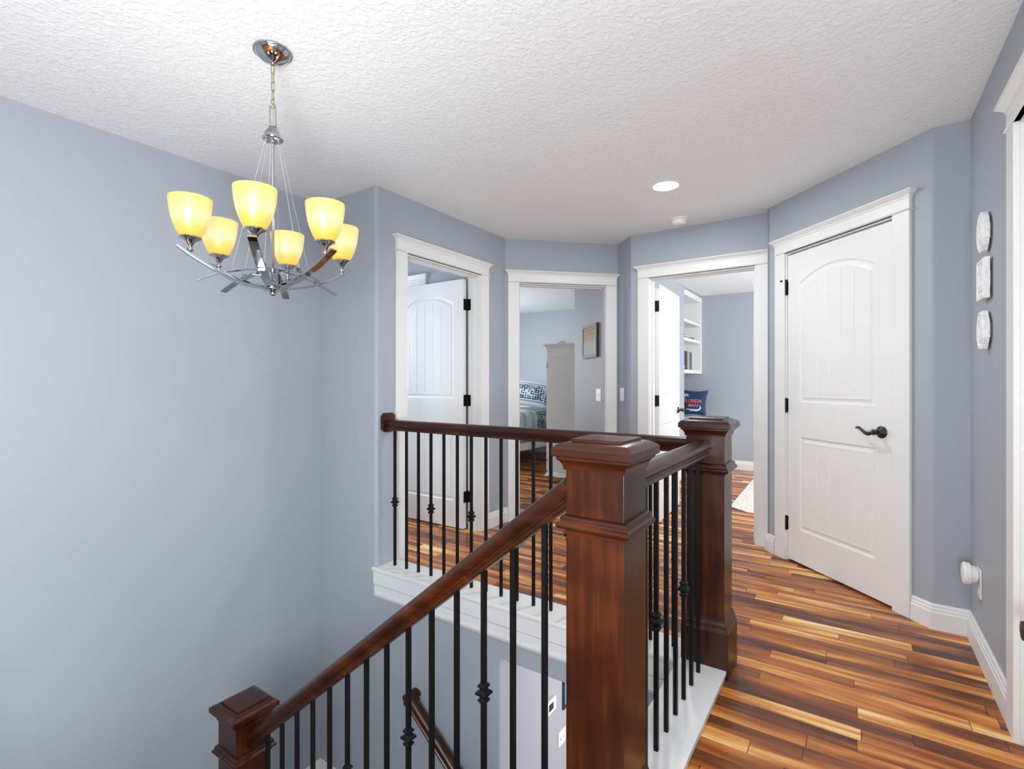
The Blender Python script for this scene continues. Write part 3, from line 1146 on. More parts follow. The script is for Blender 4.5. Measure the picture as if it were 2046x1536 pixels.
# ------------------------------------------------------------------ stairs
st, mst = local('staircase', (-0.60, 0.63, -0.19), 'stair flight between the upper floor and the landing', 'stairs', kind='structure')
for k in range(1, 8):
    x1 = -0.585 - TR * (k - 1)
    MB(mst).box(x1 - TR - 0.02, x1, 0.052, 1.235, -0.19 * k - 0.03, -0.19 * k).build('tread', M['cherry_y'], st)
    MB(mst).box(x1 - 0.014, x1 - 0.0005, 0.052, 1.235, -0.19 * k + 0.0005, -0.19 * (k - 1) - 0.031).build('riser', M['trim'], st)
b = MB(mst)
b.add([(-0.586, 1.236, -0.03), (-0.586, 1.236, -0.42), (-2.19, 1.236, LAND - 0.22), (-2.19, 1.236, LAND + 0.05),
       (-0.586, 1.260, -0.03), (-0.586, 1.260, -0.42), (-2.19, 1.260, LAND - 0.22), (-2.19, 1.260, LAND + 0.05)],
      [(0, 1, 2, 3), (7, 6, 5, 4), (0, 4, 5, 1), (1, 5, 6, 2), (2, 6, 7, 3), (3, 7, 4, 0)])
b.build('stringer', M['trim'], st)
st2, mst2 = local('staircase', (-2.36, 1.7, LAND - 0.19), 'stair flight between the landing and the lower floor', 'stairs', kind='structure')
for k in range(1, 7):
    x0 = -2.36 + TR * (k - 1)
    MB(mst2).box(x0, x0 + TR + 0.02, 1.262, 2.143, LAND - 0.19 * k - 0.03, LAND - 0.19 * k).build('tread', M['cherry_y'], st2)
    MB(mst2).box(x0 + 0.0005, x0 + 0.014, 1.262, 2.143, LAND - 0.19 * k + 0.0005, LAND - 0.19 * (k - 1) - 0.031).build('riser', M['trim'], st2)

# ------------------------------------------------------------------ chandelier
CX, CY = -1.802, 1.064
ch, mc = local('chandelier', (CX, CY, HC), 'chrome chandelier with six glowing amber glass shades hanging over the stairwell', 'chandelier')
b = MB(Matrix.Translation((0, 0, 0)))
b.lathe([(0.0, -0.050), (0.008, -0.050), (0.010, -0.046), (0.016, -0.042), (0.032, -0.036), (0.050, -0.024), (0.060, -0.012), (0.062, -0.008), (0.067, -0.007), (0.069, -0.004), (0.069, 0.0)], n=48)
b.build('canopy', M['chrome'], ch, smooth=35)


def link_path(z0, z1, w, rot, n=20):
    c, hh = (z0 + z1) / 2, (z1 - z0) / 2
    pts = []
    for i in range(n):
        a = 2 * math.pi * i / n
        u = w * math.cos(a)
        v = (hh - w) * (1 if math.sin(a) > 0 else -1) + w * math.sin(a)
        pts.append((u * math.cos(rot), u * math.sin(rot), c + v))
    return pts


def ring_tube(b, pts, r, n=6):
    """closed tube with a frame that stays in the ring's plane"""
    P = [Vector(p) for p in pts]
    k = len(P)
    nrm = (P[k // 4] - P[0]).cross(P[k // 2] - P[0]).normalized()
    v, f = [], []
    for i in range(k):
        t = (P[(i + 1) % k] - P[i - 1]).normalized()
        s = t.cross(nrm).normalized()
        for j in range(n):
            a = 2 * math.pi * j / n
            v.append(tuple(P[i] + s * r * math.cos(a) + nrm * r * math.sin(a)))
    for i in range(k):
        for j in range(n):
            q, l = (j + 1) % n, (i + 1) % k
            f.append((i * n + j, i * n + q, l * n + q, l * n + j))
    b.add(v, f)


zz = -0.048
k = 0
while zz > -0.205:
    b = MB()
    ring_tube(b, link_path(zz - 0.037, zz, 0.0068, R(20) + (R(90) if k % 2 else 0)), 0.0017)
    b.build('chain_link', M['brass'] if k in (0, 3) else M['chrome'], ch, smooth=60)
    zz -= 0.032
    k += 1
zl = zz + 0.004      # foot of the chain
b = MB()
ring_tube(b, link_path(-0.282, zl + 0.008, 0.0115, R(30)), 0.0032, 8)
b.build('hanging_loop', M['chrome'], ch, smooth=60)
b = MB()
b.tube([(0.004, 0.004, -0.045), (0.008, -0.006, -0.10), (-0.007, 0.004, -0.16), (0.009, -0.003, -0.22), (0.002, 0.0, -0.28)], 0.0014, 6)
b.build('supply_wire', M['brass'], ch, smooth=60)
b = MB()
b.lathe([(0.012, -0.277), (0.014, -0.278), (0.014, -0.284), (0.010, -0.286)], n=20)
b.build('top_ferrule', M['chrome'], ch, smooth=35)
b = MB()
b.lathe([(0.010, -0.284), (0.020, -0.292), (0.029, -0.306), (0.033, -0.322)], n=28)
b.build('glass_dome', M['glass'], ch, smooth=60)
b = MB()
b.lathe([(0.0, -0.334), (0.028, -0.334), (0.035, -0.331), (0.037, -0.327), (0.035, -0.323), (0.0, -0.321)], n=32)
for i in range(6):
    a = R(-44 + 60 * i)
    b.lathe([(0.0, -0.342), (0.003, -0.341), (0.004, -0.334)], x=0.025 * math.cos(a), y=0.025 * math.sin(a), n=8)
b.build('cable_disc', M['chrome'], ch, smooth=35)
ZA = 1.545 - HC
b = MB()
b.lathe([(0.0055, -0.334), (0.0055, -0.812), (0.010, -0.813), (0.010, -0.826), (0.0055, -0.827), (0.0055, ZA + 0.004)], n=16)
b.build('centre_rod', M['chrome'], ch, smooth=35)
b = MB()
b.lathe([(0.0, ZA - 0.030), (0.006, ZA - 0.029), (0.011, ZA - 0.024), (0.012, ZA - 0.018), (0.010, ZA - 0.013), (0.008, ZA - 0.011), (0.036, ZA - 0.010), (0.038, ZA - 0.008),
         (0.038, ZA - 0.003), (0.020, ZA - 0.001), (0.017, ZA), (0.017, ZA + 0.022), (0.014, ZA + 0.025), (0.0, ZA + 0.025)], n=32)
b.build('hub', M['chrome'], ch, smooth=35)


def strip(prof, wid, th):
    """flat bar along +x bent in the xz plane: prof = list of (r, z)"""
    b = MB()
    v, f = [], []
    n = len(prof)
    for i, (r, z) in enumerate(prof):
        p0 = Vector(prof[max(0, i - 1)])
        p1 = Vector(prof[min(n - 1, i + 1)])
        t = (p1 - p0).normalized()
        nx, nz = -t.y, t.x
        for s, q in ((-1, 0), (1, 0), (1, 1), (-1, 1)):
            v.append((r + nx * th * (q - .5), s * wid / 2, z + nz * th * (q - .5)))
    for i in range(n - 1):
        for q in range(4):
            p = (q + 1) % 4
            f.append((i * 4 + q, i * 4 + p, i * 4 + 4 + p, i * 4 + 4 + q))
    f += [(0, 1, 2, 3), tuple((n - 1) * 4 + q for q in (3, 2, 1, 0))]
    b.add(v, f)
    return b


arm_p = [(0.030 + 0.272 * i / 18, ZA + 1.22 * (0.030 + 0.272 * i / 18) ** 2) for i in range(19)]
ZR = 1.612 - HC
arch_p = [(0.008 + 0.232 * i / 16, ZR - 1.18 * (0.008 + 0.232 * i / 16) ** 2) for i in range(17)]
SHR = 0.262
zc = ZA + 1.22 * SHR ** 2
proto = None
for i, ang in enumerate((-42, 9, 74, 137, 196, 253)):
    a = R(ang)
    if proto is None:
        arm = strip(arm_p, 0.029, 0.009).build('arm', M['chrome'], ch, bevel=0.0012)
        ball = MB()
        ball.lathe([(0.0, zc + 0.001), (0.004, zc + 0.002), (0.004, zc + 0.008)] + [(0.0105 * math.sin(R(q)), zc + 0.019 - 0.0105 * math.cos(R(q))) for q in range(25, 156, 13)] +
                   [(0.006, zc + 0.030), (0.0095, zc + 0.034), (0.013, zc + 0.042), (0.022, zc + 0.050), (0.031, zc + 0.054), (0.034, zc + 0.056), (0.034, zc + 0.060), (0.0, zc + 0.061)], x=SHR, n=28)
        cup = ball.build('cup', M['chrome'], arm, smooth=35)
        sh = MB()
        outer_p = [(0.026, 0.0), (0.033, 0.004), (0.0425, 0.020), (0.0515, 0.042), (0.0585, 0.066), (0.0632, 0.092), (0.0658, 0.118), (0.0664, 0.132)]
        inner_p = [(r_ - 0.003, z_ if z_ > 0 else 0.003) for r_, z_ in reversed(outer_p)]
        sh.lathe([(0.0, 0.0)] + outer_p + inner_p + [(0.0, 0.003)], n=40)
        shade = sh.build('glass_shade', M['amber'], arm, smooth=50)
        shade.location = (SHR, 0, zc + 0.060)
        arch = strip(arch_p, 0.028, 0.004).build('arch', M['chrome'], ch, bevel=0.0008)
        blk = MB()
        za = ZR - 1.18 * 0.135 ** 2
        blk.box(0.129, 0.141, -0.006, 0.006, za + 0.001, za + 0.016)
        clamp = blk.build('cable_clamp', M['chrome'], arch)
        cb = MB()
        cb.tube([(0.135, 0, za + 0.016), (0.026, 0, -0.334)], 0.0009, 6)
        cable = cb.build('cable', M['cable'], arch)
        proto = (arm, arch)
        arm2, arch2 = arm, arch
    else:
        arm2, arch2 = copy_tree(proto[0], ch), copy_tree(proto[1], ch)
    arm2.rotation_euler = (0, 0, a)
    arch2.rotation_euler = (0, 0, a)
    pl = bpy.data.lights.new('chandelier_bulb', 'POINT')
    pl.energy = 0.35
    pl.color = (0.86, 0.95, 1.0)
    pl.shadow_soft_size = 0.02
    po = bpy.data.objects.new('bulb_light', pl)
    COL.objects.link(po)
    po.parent = ch
    po.location = (SHR * math.cos(a), SHR * math.sin(a), zc + 0.135)

# ------------------------------------------------------------------ ceiling fittings
rl, mr = local('recessed_light', (-0.980, 3.171, HC), 'round white recessed ceiling light, switched on', 'ceiling light')
b = MB()
b.lathe([(0.076, -0.001), (0.078, -0.005), (0.092, -0.004), (0.096, -0.0005)] + [(0.076, -0.0005)], n=48, closed=True)
b.build('trim_ring', M['white'], rl, smooth=35)
b = MB()
b.lathe([(0.0, -0.0035), (0.077, -0.0035), (0.077, -0.0005), (0.0, -0.0005)], n=48)
b.build('lens', M['lens'], rl)
lt = bpy.data.lights.new('recessed_lamp', 'AREA')
lt.shape = 'DISK'
lt.size = 0.15
lt.energy = 11
lt.color = (0.94, 0.98, 1.0)
lo = bpy.data.objects.new('lamp', lt)
COL.objects.link(lo)
lo.parent = rl
lo.location = (0, 0, -0.006)

rl2 = copy_tree(rl)  # unseen second can, added to brighten the sill and near floor
rl2.location = (-0.03, 0.35, HC)
rl2['label'] = 'unseen second recessed ceiling light added to the hall, above the near end of the floor'
for c_ in rl2.children:
    if c_.type == 'LIGHT':
        c_.data = c_.data.copy()
        c_.data.energy = 9

sd, _ = local('smoke_detector', (-1.093, 3.867, HC), 'round white smoke detector on the ceiling above the study door', 'smoke detector')
b = MB()
b.lathe([(0.0, -0.012), (0.066, -0.012), (0.068, -0.009), (0.068, -0.0005), (0.0, -0.0005)], n=40)
b.build('mounting_base', M['white'], sd, smooth=35)
b = MB()
b.lathe([(0.0, -0.046), (0.030, -0.046), (0.044, -0.043), (0.052, -0.037), (0.056, -0.026), (0.058, -0.014), (0.056, -0.0122), (0.0, -0.0122)], n=40)
b.build('housing', M['white'], sd, smooth=35)

# ------------------------------------------------------------------ wall fittings
def wplate(name, loc, rz, label, w, h, kind='toggle', cat='light switch'):
    """plate in the local xz plane, facing local -y"""
    root = empty(name, loc, rz)
    tag(root, label, cat)
    b = MB()
    b.box(-w / 2, w / 2, -0.006, -0.0003, -h / 2, h / 2)
    b.build('cover_plate', M['white'], root, bevel=0.0025)
    return root


s1 = wplate('light_switch', (-1.686, 4.216, 1.090), R(-45), 'white wall switch on the narrow pier between bedroom and study doorways', 0.072, 0.115)
MB().box(-0.017, 0.017, -0.010, -0.006, -0.033, 0.033).build('rocker', M['white'], s1, bevel=0.0015)
s2 = wplate('light_switch', (-1.935, 4.275, 1.080), R(-45), 'white toggle switch on the bedroom wall just inside the doorway', 0.115, 0.115)
for dx in (-0.023, 0.023):
    MB().box(dx - 0.005, dx + 0.005, -0.016, -0.006, -0.010, 0.012).build('toggle', M['white'], s2)
s3 = wplate('light_switch', (-1.90, 3.50, -1.585), R(90), 'white double switch on the lower hall wall, seen between balusters', 0.115, 0.115)
s3.location = (-1.8999, 3.50, -1.585)
for dx in (-0.023, 0.023):
    MB().box(dx - 0.005, dx + 0.005, -0.016, -0.006, -0.010, 0.012).build('toggle', M['white'], s3)
th = empty('thermostat', (-1.8999, 3.30, -1.232), R(90))
tag(th, 'white thermostat with a dark display on the lower hall wall', 'thermostat')
MB().box(-0.068, 0.068, -0.028, -0.0003, -0.050, 0.050).build('housing', M['white'], th, bevel=0.006)
MB().box(-0.045, 0.020, -0.030, -0.0275, -0.022, 0.028).build('display', M['screen'], th)
for dz in (-0.012, 0.014):
    MB().box(0.036, 0.050, -0.031, -0.0275, dz - 0.006, dz + 0.006).build('button', M['grey_paint'], th)
pf = empty('wall_art', (-1.8999, 3.71, -1.10), R(90))
tag(pf, 'dark-framed blue picture on the lower hall wall beside the thermostat', 'picture')
b = MB()
b.box(-0.20, -0.175, -0.014, -0.0003, -0.28, 0.28)
b.box(0.175, 0.20, -0.014, -0.0003, -0.28, 0.28)
b.box(-0.175, 0.175, -0.014, -0.0003, -0.28, -0.255)
b.box(-0.175, 0.175, -0.014, -0.0003, 0.255, 0.28)
b.build('frame', M['screen'], pf)
MB().box(-0.175, 0.175, -0.010, -0.0003, -0.255, 0.255).build('print', M['blue_art'], pf)

# electrical outlet low on the right wall with a plug-in device
ol = wplate('electrical_outlet', (XR - 0.0002, 2.955, 0.322), R(-90), 'white outlet cover low on the right wall near the corner', 0.072, 0.125, cat='outlet')
for dz in (-0.026,):
    MB().box(-0.016, 0.016, -0.0085, -0.006, dz - 0.014, dz + 0.014).build('socket', M['white'], ol, bevel=0.002)
    MB().box(-0.008, -0.005, -0.0088, -0.0084, dz - 0.004, dz + 0.005).build('slot', M['dark'], ol)
    MB().box(0.005, 0.008, -0.0088, -0.0084, dz - 0.004, dz + 0.005).build('slot', M['dark'], ol)
nl = empty('night_light', (XR - 0.0075, 2.968, 0.352), R(-90))
tag(nl, 'round white plug-in device sticking out of the outlet on the right wall', 'plug-in light')
b = MB(Matrix.Rotation(R(90), 4, 'X'))
b.lathe([(0.0, 0.0), (0.030, 0.0), (0.034, 0.004), (0.038, 0.020), (0.038, 0.022), (0.0, 0.0225)], n=28)
b.build('plug_body', M['white'], nl, smooth=35)
b = MB(Matrix.Rotation(R(90), 4, 'X'))
b.lathe([(0.0, 0.0227), (0.042, 0.0227), (0.046, 0.026), (0.048, 0.044), (0.045, 0.049), (0.038, 0.051), (0.0, 0.0515)], n=32)
b.build('round_head', M['white'], nl, smooth=35)

# three carved white plaques
def plaque(z, kind, label):
    root = empty('wall_plaque', (XR, 2.788, z), R(-90))
    tag(root, label, 'wall decoration', 'carved white plaques on the right wall')
    n = {'round': 48, 'square': 4, 'octagon': 8}[kind]
    ph = {'round': 0, 'square': R(45), 'octagon': R(22.5)}[kind]
    Rr = {'round': 0.078, 'square': 0.080 * r2 * 1.0, 'octagon': 0.082}[kind]

    def ring(sx, y):
        out = []
        for i in range(n):
            a = 2 * math.pi * i / n + ph
            q = Rr * sx
            if kind == 'round':
                q *= 1 + 0.035 * abs(math.sin(a * 6))
            out.append((q * math.cos(a) * 0.84, y, q * math.sin(a) * 1.02))
        return out
    v = ring(1.0, -0.008) + ring(1.0, -0.026) + ring(0.95, -0.029) + ring(0.84, -0.029) + ring(0.80, -0.025) + ring(0.60, -0.025) + ring(0.55, -0.029) + ring(0.30, -0.029) + ring(0.24, -0.025)
    f = [tuple(range(n))]
    for k in range(8):
        for i in range(n):
            j = (i + 1) % n
            f.append((k * n + i, k * n + j, (k + 1) * n + j, (k + 1) * n + i))
    f.append(tuple(8 * n + i for i in reversed(range(n))))
    b = MB()
    b.add(v, f)
    b.build('carved_panel', M['carved'], root)
    # standoff cleat that holds it off the wall
    MB().box(-0.03, 0.03, -0.008, -0.0003, -0.03, 0.03).build('cleat', M['grey_paint'], root)


plaque(1.805, 'round', 'round scalloped white plaque, topmost of the three on the right wall')
plaque(1.612, 'square', 'square white plaque, middle of the three on the right wall')
plaque(1.405, 'octagon', 'octagonal white plaque, lowest of the three on the right wall')

# ------------------------------------------------------------------ bedroom
pc = empty('framed_print', (-2.071, 4.411, 1.588), R(-45))
tag(pc, 'dark-edged silver framed coral print on the bedroom wall', 'picture')
b = MB()
w2, hh, fr = 0.200, 0.157, 0.024
b.box(-w2, -w2 + fr, -0.028, -0.026, -hh, hh)
b.box(w2 - fr, w2, -0.028, -0.026, -hh, hh)
b.box(-w2 + fr, w2 - fr, -0.028, -0.026, -hh, -hh + fr)
b.box(-w2 + fr, w2 - fr, -0.028, -0.026, hh - fr, hh)
b.build('frame', plain('silver_frame', (0.28, 0.28, 0.30), 0.6), pc)
b = MB()
b.box(-w2 - 0.001, -w2 + 0.02, -0.0258, -0.0003, -hh, hh)
b.box(w2 - 0.02, w2 + 0.001, -0.0258, -0.0003, -hh, hh)
b.box(-w2 + 0.02, w2 - 0.02, -0.0258, -0.0003, -hh, -hh + 0.02)
b.box(-w2 + 0.02, w2 - 0.02, -0.0258, -0.0003, hh - 0.02, hh)
b.build('frame_side', M['dark'], pc)
MB().box(-w2 + 0.02, w2 - 0.02, -0.022, -0.0003, -hh + 0.02, hh - 0.02).build('print', M['art'], pc)

ar = empty('armoire', (-2.77, 5.56, 0))
tag(ar, 'tall pale grey armoire with a moulded cornice, seen through the bedroom doorway', 'armoire')
mA = Matrix.Translation((2.77, -5.56, 0))
b = MB(mA)
b.box(-3.055, -2.487, 5.27, 6.15, 0.095, 1.60)
b.build('body', M['grey_paint'], ar, bevel=0.003)
b = MB(mA)
b.rects(-3.055, -2.487, 5.27, 6.15, [(0.001, 1.50), (0.004, 1.505), (0.004, 1.60), (0.008, 1.605), (0.014, 1.62), (0.028, 1.637), (0.036, 1.642), (0.036, 1.655), (0.0, 1.656)])
b.build('cornice', M['grey_paint'], ar, smooth=25)
b = MB(mA)
b.rects(-3.055, -2.487, 5.27, 6.15, [(0.001, 0.125), (0.008, 0.115), (0.012, 0.100), (0.026, 0.090), (0.028, 0.078), (0.0, 0.076)])
b.build('plinth', M['grey_paint'], ar, smooth=25)
for lx, ly in ((-3.03, 5.295), (-2.50, 5.295), (-3.03, 6.125), (-2.50, 6.125)):
    b = MB(mA)
    b.lathe([(0.012, 0.0), (0.016, 0.012), (0.012, 0.025), (0.019, 0.052), (0.020, 0.060), (0.026, 0.066), (0.026, 0.076)], x=lx, y=ly, n=16)
    b.build('foot', M['grey_paint'], ar, smooth=35)
for y0, y1 in ((5.285, 5.707), (5.713, 6.135)):
    dr = MB(mA).box(-3.078, -3.0565, y0, y1, 0.135, 1.49).build('door', M['grey_paint'], ar, bevel=0.003)
    b = MB(mA)
    b.box(-3.084, -3.0785, y0 + 0.07, y1 - 0.07, 0.22, 1.40)
    b.build('raised_panel', M['grey_paint'], dr, bevel=0.004)
    for z in (1.40, 0.28):
        b = MB(mA)
        yy = y0 + 0.002 if y0 < 5.5 else y1 - 0.002
        b.lathe([(0.004, z - 0.032), (0.007, z - 0.028), (0.007, z + 0.028), (0.004, z + 0.032)], x=-3.068, y=yy - (0.010 if y0 < 5.5 else -0.010), n=10)
        b.build('hinge', M['chrome'], dr, smooth=40)
    b = MB(mA @ Matrix.Translation((-3.084, 5.68 if y0 < 5.5 else 5.74, 0.85)) @ Matrix.Rotation(R(-90), 4, 'Y'))
    b.lathe([(0.0, 0.030), (0.012, 0.027), (0.015, 0.018), (0.007, 0.010), (0.009, 0.0)], n=14)
    b.build('knob', M['grey_paint'], dr, smooth=40)
b = MB(mA)
cr = [(-2.935 + 0.13 * i / 12, 1.656 + 0.036 * math.sin(math.pi * i / 12)) for i in range(13)]
b.add([(x, 5.30, z) for x, z in cr] + [(x, 5.322, z) for x, z in cr], [tuple(range(13)), tuple(reversed(range(13, 26)))] + [(i, i + 1, i + 14, i + 13) for i in range(12)] + [(12, 0, 13, 25)])
b.build('crest', M['grey_paint'], ar)

# bed: side faces +X, head against the back wall
bd = empty('bed', (-4.45, 6.50, 0))
tag(bd, 'white framed bed with a pale patterned quilt, seen through the bedroom doorway', 'bed')
mB = Matrix.Translation((4.45, -6.50, 0))
BX0, BX1, BY0, BY1 = -5.25, -3.75, 5.45, 7.47
b = MB(mB)
b.box(BX1 - 0.03, BX1, BY0, BY1, 0.262, 0.392)
b.box(BX0, BX0 + 0.03, BY0, BY1, 0.262, 0.392)
b.box(BX0 + 0.03, BX1 - 0.03, BY0, BY0 + 0.03, 0.262, 0.392)
b.build('bed_rail', M['trim'], bd, bevel=0.003)
b = MB(mB)
b.box(BX0, BX1, BY1 + 0.001, BY1 + 0.05, 0.10, 1.02)
b.build('headboard', M['trim'], bd, bevel=0.01)
for lx, ly in ((BX0 + .05, BY0 + .05), (BX1 - .05, BY0 + .05), (BX0 + .05, BY1 - .05), (BX1 - .05, BY1 - .05)):
    MB(mB).square(lx, ly, [(0.025, 0), (0.035, 0.26)]).build('leg', M['trim'], bd)
MB(mB).box(BX0 + 0.035, BX1 - 0.035, BY0 + 0.035, BY1, 0.30, 0.68).build('mattress', M['sheet'], bd, bevel=0.05)


def drape(b, nx=26, ny=40):
    v, f = [], []
    prof = [(BX1 + 0.012, 0.375), (BX1 + 0.016, 0.50), (BX1 + 0.014, 0.62), (BX1 + 0.006, 0.715), (BX1 - 0.02, 0.765), (BX1 - 0.06, 0.790), (BX1 - 0.14, 0.802), (BX1 - 0.5, 0.81), ((BX0 + BX1) / 2, 0.812)]
    full = prof + [(BX0 + BX1 - x, z) for x, z in reversed(prof[:-1])]
    k = len(full)
    for j in range(ny + 1):
        y = BY0 - 0.02 + (6.78 - BY0) * j / ny
        for i, (x, z) in enumerate(full):
            side = 1 if i < 5 else (-1 if i >= k - 5 else 0)
            wob = 0.006 * math.sin(y * 19 + i) + 0.004 * math.sin(y * 41 + 2 * i)
            dz = -0.05 * math.exp(-((y - BY0) / 0.06) ** 2) if not side else 0
            v.append((x + side * wob, y, z + 0.4 * wob + dz))
    for j in range(ny):
        for i in range(k - 1):
            f.append((j * k + i, j * k + i + 1, (j + 1) * k + i + 1, (j + 1) * k + i))
    b.add(v, f)


b = MB(mB)
drape(b)
q = b.build('quilt', M['quilt'], bd, smooth=70)
md = q.modifiers.new('thickness', 'SOLIDIFY')
md.thickness = 0.012


def cushion(name, loc, rot, w, h, d, mat, parent=None, pinch=0.10, n=22):
    """pillow in the local xz plane, thickness along y"""
    v, f = [], []
    for side in (-1, 1):
        for j in range(n + 1):
            for i in range(n + 1):
                u, t = -1 + 2 * i / n, -1 + 2 * j / n
                e = (1 - u * u) * (1 - t * t)
                x = w / 2 * u * (1 - pinch * (1 - t * t) * abs(u) ** 3)
                z = h / 2 * t * (1 - pinch * (1 - u * u) * abs(t) ** 3)
                y = side * d / 2 * (max(e, 0) ** 0.45)
                v.append((x, y, z))
    N = (n + 1) ** 2
    for s in (0, 1):
        for j in range(n):
            for i in range(n):
                a = s * N + j * (n + 1) + i
                q4 = (a, a + 1, a + n + 2, a + n + 1)
                f.append(q4 if s == 0 else q4[::-1])
    b = MB()
    b.add(v, f)
    o = b.build(name, mat, parent, smooth=80)
    import bmesh
    bm = bmesh.new()
    bm.from_mesh(o.data)
    bmesh.ops.remove_doubles(bm, verts=bm.verts, dist=0.0001)
    bmesh.ops.recalc_face_normals(bm, faces=bm.faces)
    bm.to_mesh(o.data)
    bm.free()
    o.data.polygons.foreach_set('use_smooth', [True] * len(o.data.polygons))
    o.location = loc
    o.rotation_euler = rot
    return o


tag(cushion('pillow', (-4.25, 6.74, 1.02), (R(-28), R(8), R(28)), 0.66, 0.46, 0.17, M['pillow_print'], pinch=0.06), 'pale pillow with a navy geometric print leaning at the head of the bed', 'pillow')
tag(cushion('pillow', (-4.15, 7.12, 0.92), (R(-32), 0, R(8)), 0.62, 0.42, 0.17, M['sheet'], pinch=0.05), 'plain pale pillow behind the printed pillow on the bed', 'pillow')

# ------------------------------------------------------------------ study
bc = empty('bookcase', (-1.97, 7.0, 1.32))
tag(bc, 'white built-in bookcase hanging in the study recess above the counter', 'bookcase')
mC = Matrix.Translation((1.97, -7.0, -1.32))
BF = -1.80
def shelf_box(name, *a):
    return MB(mC).box(*a).build(name, M['trim'], bc, bevel=0.0015)
shelf_box('back_panel', -2.139, -2.125, 6.525, 7.498, 1.32, 2.40)
shelf_box('side_panel', -2.125, BF, 7.440, 7.498, 1.32, 2.40)
shelf_box('side_panel', -2.125, BF, 6.525, 6.560, 1.32, 2.40)
shelf_box('bottom_board', -2.125, BF, 6.560, 7.440, 1.32, 1.365)
shelf_box('top_rail', -2.125, BF, 6.560, 7.440, 2.33, 2.40)
shelf_box('shelf', -2.125, BF - 0.004, 6.560, 7.440, 1.742, 1.784)
shelf_box('shelf', -2.125, BF - 0.004, 6.560, 7.440, 1.985, 2.022)
# rows of shelf-pin holes in the right side
b = MB(mC)
for i in range(26):
    b.box(BF - 0.040, BF - 0.034, 7.4385, 7.4402, 1.40 + i * 0.035, 1.406 + i * 0.035)
ph_ = b.build('pin_holes', M['grey_paint'], bc)
ph_['kind'] = 'stuff'

mats = {'navy_cover': (0.015, 0.03, 0.07), 'brown_cover': (0.28, 0.17, 0.10), 'tan_cover': (0.55, 0.36, 0.20), 'charcoal_cover': (0.03, 0.035, 0.045), 'blue_cover': (0.10, 0.22, 0.36), 'slate_cover': (0.10, 0.14, 0.20)}
for k_, c_ in mats.items():
    M[k_] = plain(k_, c_, 0.5)
M['paper'] = plain('paper_block', (0.78, 0.75, 0.68), 0.9)


def book(y, th, h, mat, label, depth=0.16):
    x1 = BF - 0.03
    o, m = local('book', (x1 - depth / 2, y + th / 2, 1.3652), label, 'book', 'books on the lowest bookcase shelf')
    b = MB(m)
    b.box(x1 - depth, x1, y, y + 0.003, 1.3655, 1.3655 + h)
    b.box(x1 - depth, x1, y + th - 0.003, y + th, 1.3655, 1.3655 + h)
    b.box(x1 - 0.003, x1, y + 0.003, y + th - 0.003, 1.3655, 1.3655 + h)
    b.build('cover', M[mat], o)
    MB(m).box(x1 - depth + 0.004, x1 - 0.004, y + 0.003, y + th - 0.003, 1.369, 1.3655 + h - 0.004).build('pages', M['paper'], o)
    return o, m


_, mk = book(6.585, 0.215, 0.245, 'navy_cover', 'widest dark navy volume at the left end of the books')
MB(mk).box(BF - 0.0299, BF - 0.0285, 6.615, 6.72, 1.385, 1.42).build('cover_print', M['white'], _)
MB(mk).box(BF - 0.0299, BF - 0.0285, 6.60, 6.71, 1.50, 1.535).build('cover_print', M['slate_cover'], _)
book(6.803, 0.030, 0.240, 'charcoal_cover', 'thin charcoal book right of the wide navy volume')
book(6.836, 0.040, 0.246, 'brown_cover', 'brown book standing among the dark ones')
book(6.879, 0.052, 0.238, 'tan_cover', 'tan book, lightest spine on the lowest shelf')
book(6.934, 0.028, 0.244, 'slate_cover', 'slate grey thin book right of the tan one')
book(6.965, 0.046, 0.240, 'blue_cover', 'blue book second from the right end of the row')
book(7.014, 0.050, 0.238, 'charcoal_cover', 'charcoal book at the right end of the row', )

# ornaments on the middle shelf
orn, mo = local('model_plane', (BF - 0.09, 6.98, 1.785), 'flat dark ornament with a mint tail on the middle bookcase shelf', 'ornament')
b = MB(mo)
b.add([(BF - 0.13, 6.70, 1.7845), (BF - 0.05, 6.70, 1.7845), (BF - 0.03, 7.22, 1.7845), (BF - 0.13, 7.22, 1.7845), (BF - 0.13, 6.70, 1.790), (BF - 0.05, 6.70, 1.790), (BF - 0.04, 7.20, 1.815), (BF - 0.12, 7.20, 1.815)],
      [(0, 3, 2, 1), (4, 5, 6, 7), (0, 1, 5, 4), (1, 2, 6, 5), (2, 3, 7, 6), (3, 0, 4, 7)])
b.build('body', M['dark'], orn, bevel=0.004)
MB(mo).box(BF - 0.12, BF - 0.045, 6.72, 6.98, 1.808, 1.816).build('mint_panel', M['mint'], orn)
MB(mo).box(BF - 0.10, BF - 0.09, 6.80, 6.81, 1.7905, 1.8075).build('stay', M['dark'], orn)
o2, mo2 = local('desk_sculpture', (BF - 0.07, 6.83, 1.8162), 'small black ball-and-rod sculpture on the middle bookcase shelf', 'ornament')
b = MB(mo2)
pts = [(6.795, 1.838), (6.83, 1.862), (6.865, 1.838), (6.83, 1.822), (6.845, 1.885)]
for (y, z) in pts:
    b.lathe([(0.0, z - 0.008), (0.006, z - 0.005), (0.008, z), (0.006, z + 0.005), (0.0, z + 0.008)], x=BF - 0.07, y=y, n=10)
for p, q in ((0, 1), (1, 2), (2, 3), (3, 0), (1, 4)):
    b.tube([(BF - 0.07, pts[p][0], pts[p][1]), (BF - 0.07, pts[q][0], pts[q][1])], 0.002, 6)
b.build('rods_and_balls', M['black'], o2, smooth=40)

